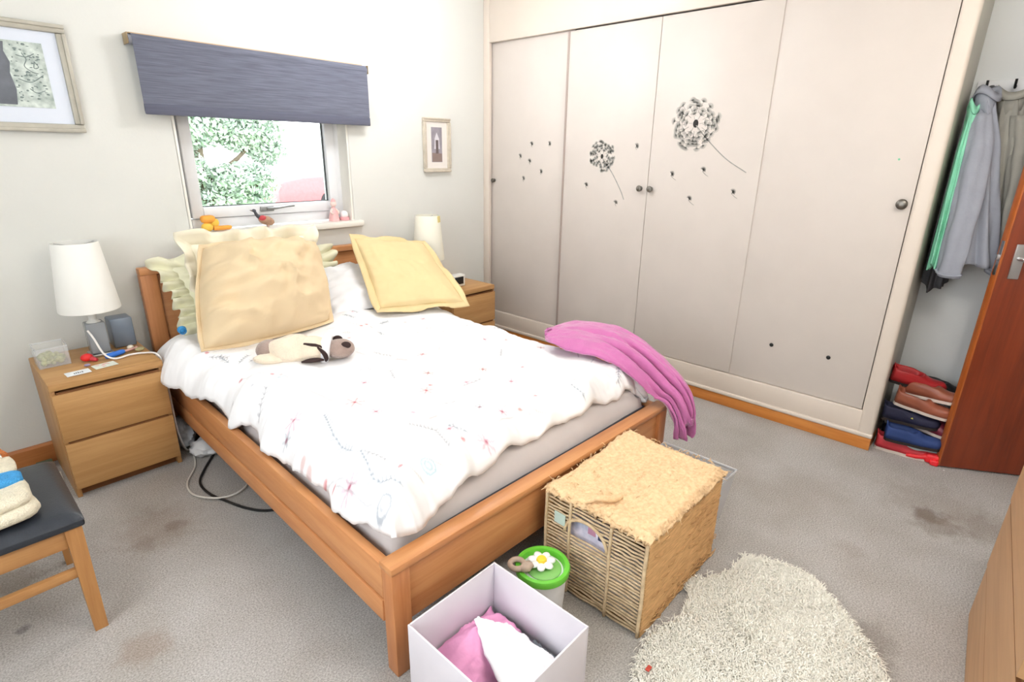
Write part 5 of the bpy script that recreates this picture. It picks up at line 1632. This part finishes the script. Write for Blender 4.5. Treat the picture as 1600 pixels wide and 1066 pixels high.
def coat(name, label, mat, cx, cy, ztop, zbot, w0, w1, d0, d1, lean=0.0, seed=0, sleeves=(), collar=True, flare=0.0, hood=False, inner=None):
    """a jacket hanging from its collar: folded body shell, open at the hem, sleeves, collar"""
    r = thing(name, (cx, cy, zbot), label, 'coat')
    nz, na = 46, 90
    th = np.linspace(0, 2 * math.pi, na)
    t = np.linspace(0, 1, nz)[:, None]
    A_ = th[None, :]
    # gathered at the hook, widening to the shoulders then hanging almost straight
    wd = w0 + (w1 - w0) * sst(t, 0.0, 0.28) + flare * t
    dp = d0 + (d1 - d0) * sst(t, 0.0, 0.3)
    fold = 1 + (0.07 + 0.16 * t) * np.sin(A_ * 7 + seed + 1.2 * np.sin(t * 3 + seed)) + 0.10 * fbm(np.cos(A_) * 2 + seed, t * 3 + np.sin(A_) * 2, seed)
    fold = fold + 0.05 * np.sin(A_ * 13 + 2 * seed + 3 * t)
    X = cx + np.cos(A_) * dp * fold + 0 * t
    Y = cy + lean * t + np.sin(A_) * wd * fold
    Z = ztop + (zbot - ztop) * t + 0 * A_ + 0.02 * t ** 2 * np.sin(A_ * 2 + seed) - 0.01 * np.cos(A_ * 5 + seed) * t
    A = np.stack([X, Y, Z], -1)
    nn = normals(A)
    cen = np.array([cx, cy])
    if (nn[..., 0] * (X - cx)).mean() < 0:
        A = A[:, ::-1]
    G().sheet(A, 0.006).build('body', mat, r, angle=180)
    for (p, rad, sd) in sleeves:
        P_ = bez(p, 9)
        n = len(P_)
        Vv, Ff = [], []
        m_ = 40
        rows = []
        for i, q in enumerate(P_):
            u = i / (n - 1)
            rr_ = np.interp(u, np.linspace(0, 1, len(rad)), rad)
            row = []
            for k in range(m_):
                a = 2 * math.pi * k / m_
                f = 1 + 0.13 * math.sin(a * 4 + sd + 2.2 * u) + 0.10 * float(fbm(math.cos(a) * 1.5 + sd, u * 6 + math.sin(a), sd)) + 0.05 * math.sin(u * 22 + a * 2 + sd)
                row.append((q.x + math.cos(a) * rr_ * 0.62 * f, q.y + math.sin(a) * rr_ * f, q.z + 0.012 * math.sin(a + sd) * u))
            row.append(row[0])
            rows.append(row)
        B_ = np.array(rows)
        nn = normals(B_)
        cc = np.array([tuple(q) for q in P_])[:, None, :]
        if ((B_ - cc) * nn).sum(-1).mean() < 0:
            B_ = B_[:, ::-1]
        sl_ = G().sheet(B_, 0.005).build('sleeve', mat, r, angle=180)
        c_ = B_[-2] * 1.0
        ring_ = [tuple(v) for v in c_[:-1]]
        G().tube(ring_, 0.006, 6, closed=True).build('cuff', mat, sl_, angle=180)
    if collar:
        cpts = []
        rows = []
        for i, (zz_, k_) in enumerate(((-0.05, 1.05), (0.0, 1.0), (0.035, 1.12), (0.045, 1.35), (0.012, 1.6))):
            row = []
            for k in range(41):
                a = 2 * math.pi * k / 40
                row.append((cx + math.cos(a) * (d0 * 0.9) * k_, cy + math.sin(a) * (w0 * 0.95) * k_, ztop + zz_ + 0.018 * math.cos(a * 2 + seed)))
            rows.append(row)
        B_ = np.array(rows)
        G().sheet(B_, 0.005).build('collar', inner or mat, r, angle=180)
    return r


m_cgrey = M('blue_grey_softshell', (156, 160, 172), 0.85, var=0.05, scale=14, bump=0.15, bscale=60)
m_colive = M('warm_grey_canvas', (162, 160, 152), 0.85, var=0.06, scale=14, bump=0.15, bscale=60)
m_cmint = M('mint_green_lining', (146, 220, 188), 0.85, var=0.08, scale=14, bump=0.1, bscale=60)
m_cdark = M('charcoal_cloth', (86, 86, 90), 0.9, var=0.1, scale=20)
coat('mint_jacket', 'mint green jacket hanging closest to the wardrobe end', m_cmint, 0.17, -2.912, 1.64, 0.955, 0.016, 0.021, 0.03, 0.07, lean=-0.008, seed=2.0, collar=True)
coat('charcoal_jacket', 'charcoal jacket whose hem hangs lowest among the coats', m_cdark, 0.33, -2.925, 1.70, 0.84, 0.028, 0.045, 0.03, 0.07, seed=5.0, collar=True)
coat('grey_jacket', 'pale blue grey jacket hanging in front of the other coats', m_cgrey, 0.19, -2.945, 1.69, 0.97, 0.035, 0.06, 0.035, 0.06, lean=-0.115, seed=1.0, flare=0.02,
     sleeves=[([(0.165, -2.945, 1.64), (0.12, -2.968, 1.48), (0.10, -2.982, 1.25), (0.10, -2.985, 1.05), (0.105, -2.985, 0.935)], [0.032, 0.05, 0.052, 0.05, 0.046], 1.3)])
coat('beige_grey_coat', 'warm grey canvas coat hanging nearest the door', m_colive, 0.30, -3.03, 1.70, 0.99, 0.05, 0.07, 0.035, 0.075, lean=-0.10, seed=3.3,
     sleeves=[([(0.25, -3.08, 1.63), (0.225, -3.125, 1.45), (0.22, -3.15, 1.22), (0.225, -3.165, 1.02)], [0.04, 0.05, 0.048, 0.043], 2.2)])

# ------------------------------------------------------------------ pile of shoes on the carpet by the wardrobe end
def shoe(name, label, mat, sole_mat, loc, rz, tilt=0.0, L=0.245, W=0.09, H=0.085, roll=0.0, inside_mat=None, strap=None):
    r = thing(name, loc, label, 'shoe', 'shoes piled beside the wardrobe', rz=rz)
    r.rotation_euler = (roll, tilt, rz)
    n, m_ = 26, 24
    rows = []
    for i in range(n):
        t = i / (n - 1)
        w_ = W / 2 * (0.62 + 0.38 * math.sin(math.pi * min(1, 0.18 + t * 0.82)) - 0.1 * math.exp(-((t - 0.42) / 0.14) ** 2)) * min(1, (1 - t) / 0.1 + 0.12) ** 0.5 * min(1, t / 0.06 + 0.45) ** 0.5
        h_ = H * (1.0 - 0.52 * sst(t, 0.32, 0.75)) * min(1, (1 - t) / 0.12 + 0.3) ** 0.5
        op = (1 - sst(t, 0.42, 0.56)) * sst(t, 0.0, 0.08)
        row = []
        for k in range(m_):
            a = math.pi * k / (m_ - 1)
            y = -math.cos(a) * w_
            z = math.sin(a) ** 0.55 * h_
            inner_ = math.sin(a) ** 6
            z = z * (1 - op * inner_ * 0.78)
            row.append((t * L - L / 2, y, 0.014 + z))
        rows.append(row)
    A = np.array(rows)
    if (normals(A)[..., 2]).mean() < 0:
        A = A[:, ::-1]
    G().sheet(A, 0.003).build('upper', mat, r, angle=180, local=True)
    pts = []
    for i in range(n):
        pts.append((rows[i][0][0], rows[i][0][1] * 1.04))
    for i in range(n - 1, -1, -1):
        pts.append((rows[i][-1][0], rows[i][-1][1] * 1.04))
    G().prism(pts, 0.0, 0.015, 'z').build('sole', sole_mat, r, smooth=False, local=True)
    if strap:
        G().tube([(L * 0.02, -W * 0.44, H * 0.5), (L * 0.04, 0, H * 0.86), (L * 0.02, W * 0.44, H * 0.5)], 0.006, 8).build('strap', strap, r, local=True)
    return r
m_bleather = M('tan_brown_leather', (150, 84, 62), 0.35, var=0.12, scale=18)
m_rleather = M('red_leather', (176, 40, 44), 0.4, var=0.12, scale=18)
m_navy = M('navy_suede', (44, 66, 122), 0.7, var=0.1)
m_navyd = M('dark_navy_canvas', (36, 36, 62), 0.7, var=0.15)
m_blk = M('black_shoe', (34, 32, 36), 0.5, var=0.1)
m_solew = M('pale_sole', (214, 200, 190), 0.7)
m_soleb = M('dark_sole', (46, 38, 36), 0.7)
m_yelw = M('yellow_strap', (214, 208, 110), 0.6)
PX = [
    ('red_trainer', 'red and dark shoe lying under the end of the wardrobe', M('coral_red', (206, 60, 70), 0.5), m_solew, (0.10, -3.0, 0.0), -1.5, 0.0, 0.0, None),
    ('blue_slipper', 'mid blue slipper at the bottom front of the shoe pile', m_navy, m_soleb, (0.085, -3.03, 0.075), -1.42, 0.0, 0.12, None),
    ('pale_trainer', 'pale mint trainer at the foot of the shoe pile', M('pale_mint_mesh', (186, 206, 204), 0.7, var=0.1), m_solew, (0.13, -3.10, 0.0), -1.3, 0.0, 0.0, None),
    ('black_boot', 'black shoe at the back of the pile by the wardrobe', m_blk, m_soleb, (0.23, -3.0, 0.0), -1.4, 0.0, 0.0, None),
    ('navy_sandal', 'dark navy sandal with yellow strap in the middle of the pile', m_navyd, m_soleb, (0.12, -2.995, 0.165), -1.5, 0.0, 0.1, m_yelw),
    ('burgundy_pump', 'burgundy shoe with pale insole in the middle of the pile', M('burgundy_leather', (120, 38, 56), 0.4), m_solew, (0.16, -3.095, 0.135), -1.8, 0.08, 0.1, None),
    ('blue_pump', 'royal blue shoe at the right of the pile against the door', M('royal_blue', (44, 70, 140), 0.6), m_soleb, (0.24, -3.16, 0.11), -1.4, 0.25, 0.0, None),
    ('white_trainer', 'dark trainer with white toe beneath the brown shoes', M('white_toe_canvas', (220, 210, 218), 0.6, var=0.1), m_blk, (0.23, -3.08, 0.20), -2.0, 0.0, 0.0, None),
    ('brown_brogue', 'tan brown leather shoe lower of the pair on the pile', m_bleather, m_solew, (0.125, -3.03, 0.245), -1.62, 0.1, 0.15, None),
    ('leather_loafer', 'tan brown leather shoe upper of the pair on the pile', m_bleather, m_solew, (0.16, -3.06, 0.305), -1.72, -0.06, 0.0, None),
    ('black_loafer', 'black shoe behind the red leather shoe on top', m_blk, m_soleb, (0.30, -3.08, 0.29), -1.5, 0.0, 0.0, None),
    ('red_shoe', 'red leather shoe on top of the shoe pile', m_rleather, m_soleb, (0.19, -2.975, 0.345), -1.35, 0.12, 0.2, None),
]
for (nm, lab, mt_, sm, lc, rz_, ti, ro, stp) in PX:
    shoe(nm, lab, mt_, sm, lc, rz_, ti, roll=ro, strap=stp)
rt = thing('red_plastic_toy', (0.09, -3.10, 0), 'bright red plastic toy with narrow tip by the door', 'toy')
m_redp = M('bright_red_plastic', (236, 44, 52), 0.4)
G().tube([(0.06, -3.02, 0.014), (0.07, -3.06, 0.016), (0.078, -3.085, 0.022), (0.085, -3.10, 0.026)], [0.008, 0.012, 0.014, 0.022], 12).build('nozzle', m_redp, rt)
G().box(0.065, 0.125, -3.16, -3.095, 0.0, 0.05, 0.012, 3).build('toy_body', m_redp, rt)
G().box(0.05, 0.075, -3.155, -3.12, 0.0, 0.03, 0.008, 3).build('grip', m_redp, rt)

# ------------------------------------------------------------------ outdoors, seen through the window
gz = -0.12
struct(G().box(-14, 22, 0.6, 40, gz - 0.2, gz).build('pavement', M('pale_concrete', (214, 212, 206), 0.9, var=0.06, scale=2), smooth=False), 'pale sunlit paving outside the window', 'paving')
lw = G().prism([(-6, 1.2), (1.1, 1.2), (1.3, 5.0), (0.6, 8.5), (-6, 8.5)], gz, gz + 0.05, 'z')
tag(lw.build('lawn', M('lawn_green', (150, 180, 120), 0.95, var=0.15, scale=4), smooth=False), 'short green lawn outside below the tree', 'lawn', kind='stuff')


def leaves(g, centre, radii, n, size, seed):
    r_ = np.random.default_rng(seed)
    v = r_.normal(size=(n, 3))
    v /= np.linalg.norm(v, axis=1, keepdims=True)
    p = np.array(centre) + v * np.array(radii) * (r_.uniform(0.35, 1.0, (n, 1)) ** 0.6)
    a = r_.normal(size=(n, 3)); a /= np.linalg.norm(a, axis=1, keepdims=True)
    b = np.cross(a, r_.normal(size=(n, 3))); b /= np.linalg.norm(b, axis=1, keepdims=True)
    s_ = size * r_.uniform(0.6, 1.3, (n, 1))
    V = np.stack([p - a * s_, p + b * s_ * 0.45, p + a * s_, p - b * s_ * 0.45], 1).reshape(-1, 3)
    F = np.arange(n * 4).reshape(-1, 4)
    g.add(V, F)
tree = thing('garden_tree', (-0.1, 5.6, gz), 'pale green leafy tree seen through the left of the window', 'tree')
G().tube(bez([(-0.1, 5.6, gz), (-0.05, 5.6, 0.4), (-0.15, 5.6, 1.4), (0.1, 5.6, 2.6)], 6), [0.13 - 0.004 * i for i in range(19)], 10).build('trunk', M('tree_bark', (120, 108, 92), 0.9, var=0.2), tree)
for q in (((-0.1, 5.6, 1.0), (0.35, 5.5, 1.3), (0.75, 5.4, 1.75)), ((-0.12, 5.6, 1.2), (-0.5, 5.4, 1.5), (-0.9, 5.3, 1.6)), ((-0.1, 5.6, 0.6), (0.3, 5.4, 0.85), (0.6, 5.3, 0.95))):
    G().tube(bez(q, 6), [0.05 - 0.003 * i for i in range(13)], 8).build('branch', M('tree_bark', (120, 108, 92), 0.9, var=0.2), tree)
g = G()
for (c, r_, n_) in (((-0.35, 5.5, 1.75), (0.7, 0.5, 0.35), 1700), ((0.55, 5.5, 1.72), (0.55, 0.4, 0.35), 1300), ((-0.55, 5.5, 1.15), (0.5, 0.4, 0.35), 1000), ((0.35, 5.4, 1.0), (0.55, 0.4, 0.26), 1100), ((0.1, 5.5, 0.72), (0.75, 0.4, 0.2), 900), ((0.8, 5.5, 1.4), (0.3, 0.3, 0.2), 380), ((0.1, 5.6, 2.4), (1.3, 0.8, 0.6), 2500)):
    leaves(g, c, r_, int(n_ * 2.4), 0.043, int(n_))
o = g.build('foliage', M('grey_green_leaf', (160, 180, 170), 0.7, var=0.12, scale=5, rgb2=(192, 204, 188)), tree, smooth=False)
o['kind'] = 'stuff'
# red car across the paving
car = thing('red_car', (5.0, 10.5, gz), 'red car parked outside beyond the window', 'car')
side = [(2.86, 0.30), (2.86, 0.62), (2.98, 0.84), (3.5, 0.93), (4.3, 0.98), (4.95, 1.42), (6.2, 1.44), (6.9, 1.02), (7.2, 0.95), (7.25, 0.6), (7.2, 0.3)]
G().prism([(x, gz + z) for x, z in side], 9.7, 11.3, 'y', bev=0.06, seg=2).build('car_body', M('car_red', (206, 96, 98), 0.35, coat=0.2), car)
G().prism([(x, gz + z) for x, z in ((4.5, 1.0), (5.0, 1.36), (5.6, 1.38), (5.6, 1.0))], 9.685, 9.70, 'y').build('side_window', M('car_glass', (70, 80, 90), 0.1), car, smooth=False)
G().prism([(x, gz + z) for x, z in ((5.7, 1.0), (5.7, 1.38), (6.15, 1.37), (6.7, 1.04))], 9.685, 9.70, 'y').build('side_window', M('car_glass', (70, 80, 90), 0.1), car, smooth=False)
for wx in (4.2, 6.4):
    t_ = G()
    for yy in (9.68, 11.1):
        t_ = G()
        V0 = Matrix.Translation((wx, yy, gz + 0.31)) @ Matrix.Rotation(-math.pi / 2, 4, 'X')
        q = G().lathe([(0.0, 0.0), (0.2, 0.0), (0.31, 0.02), (0.31, 0.2), (0.0, 0.2)], (0, 0, 0), 24)
        t_.add([V0 @ Vector(p) for p in q.v], q.f)
        t_.build('wheel', m_black, car)
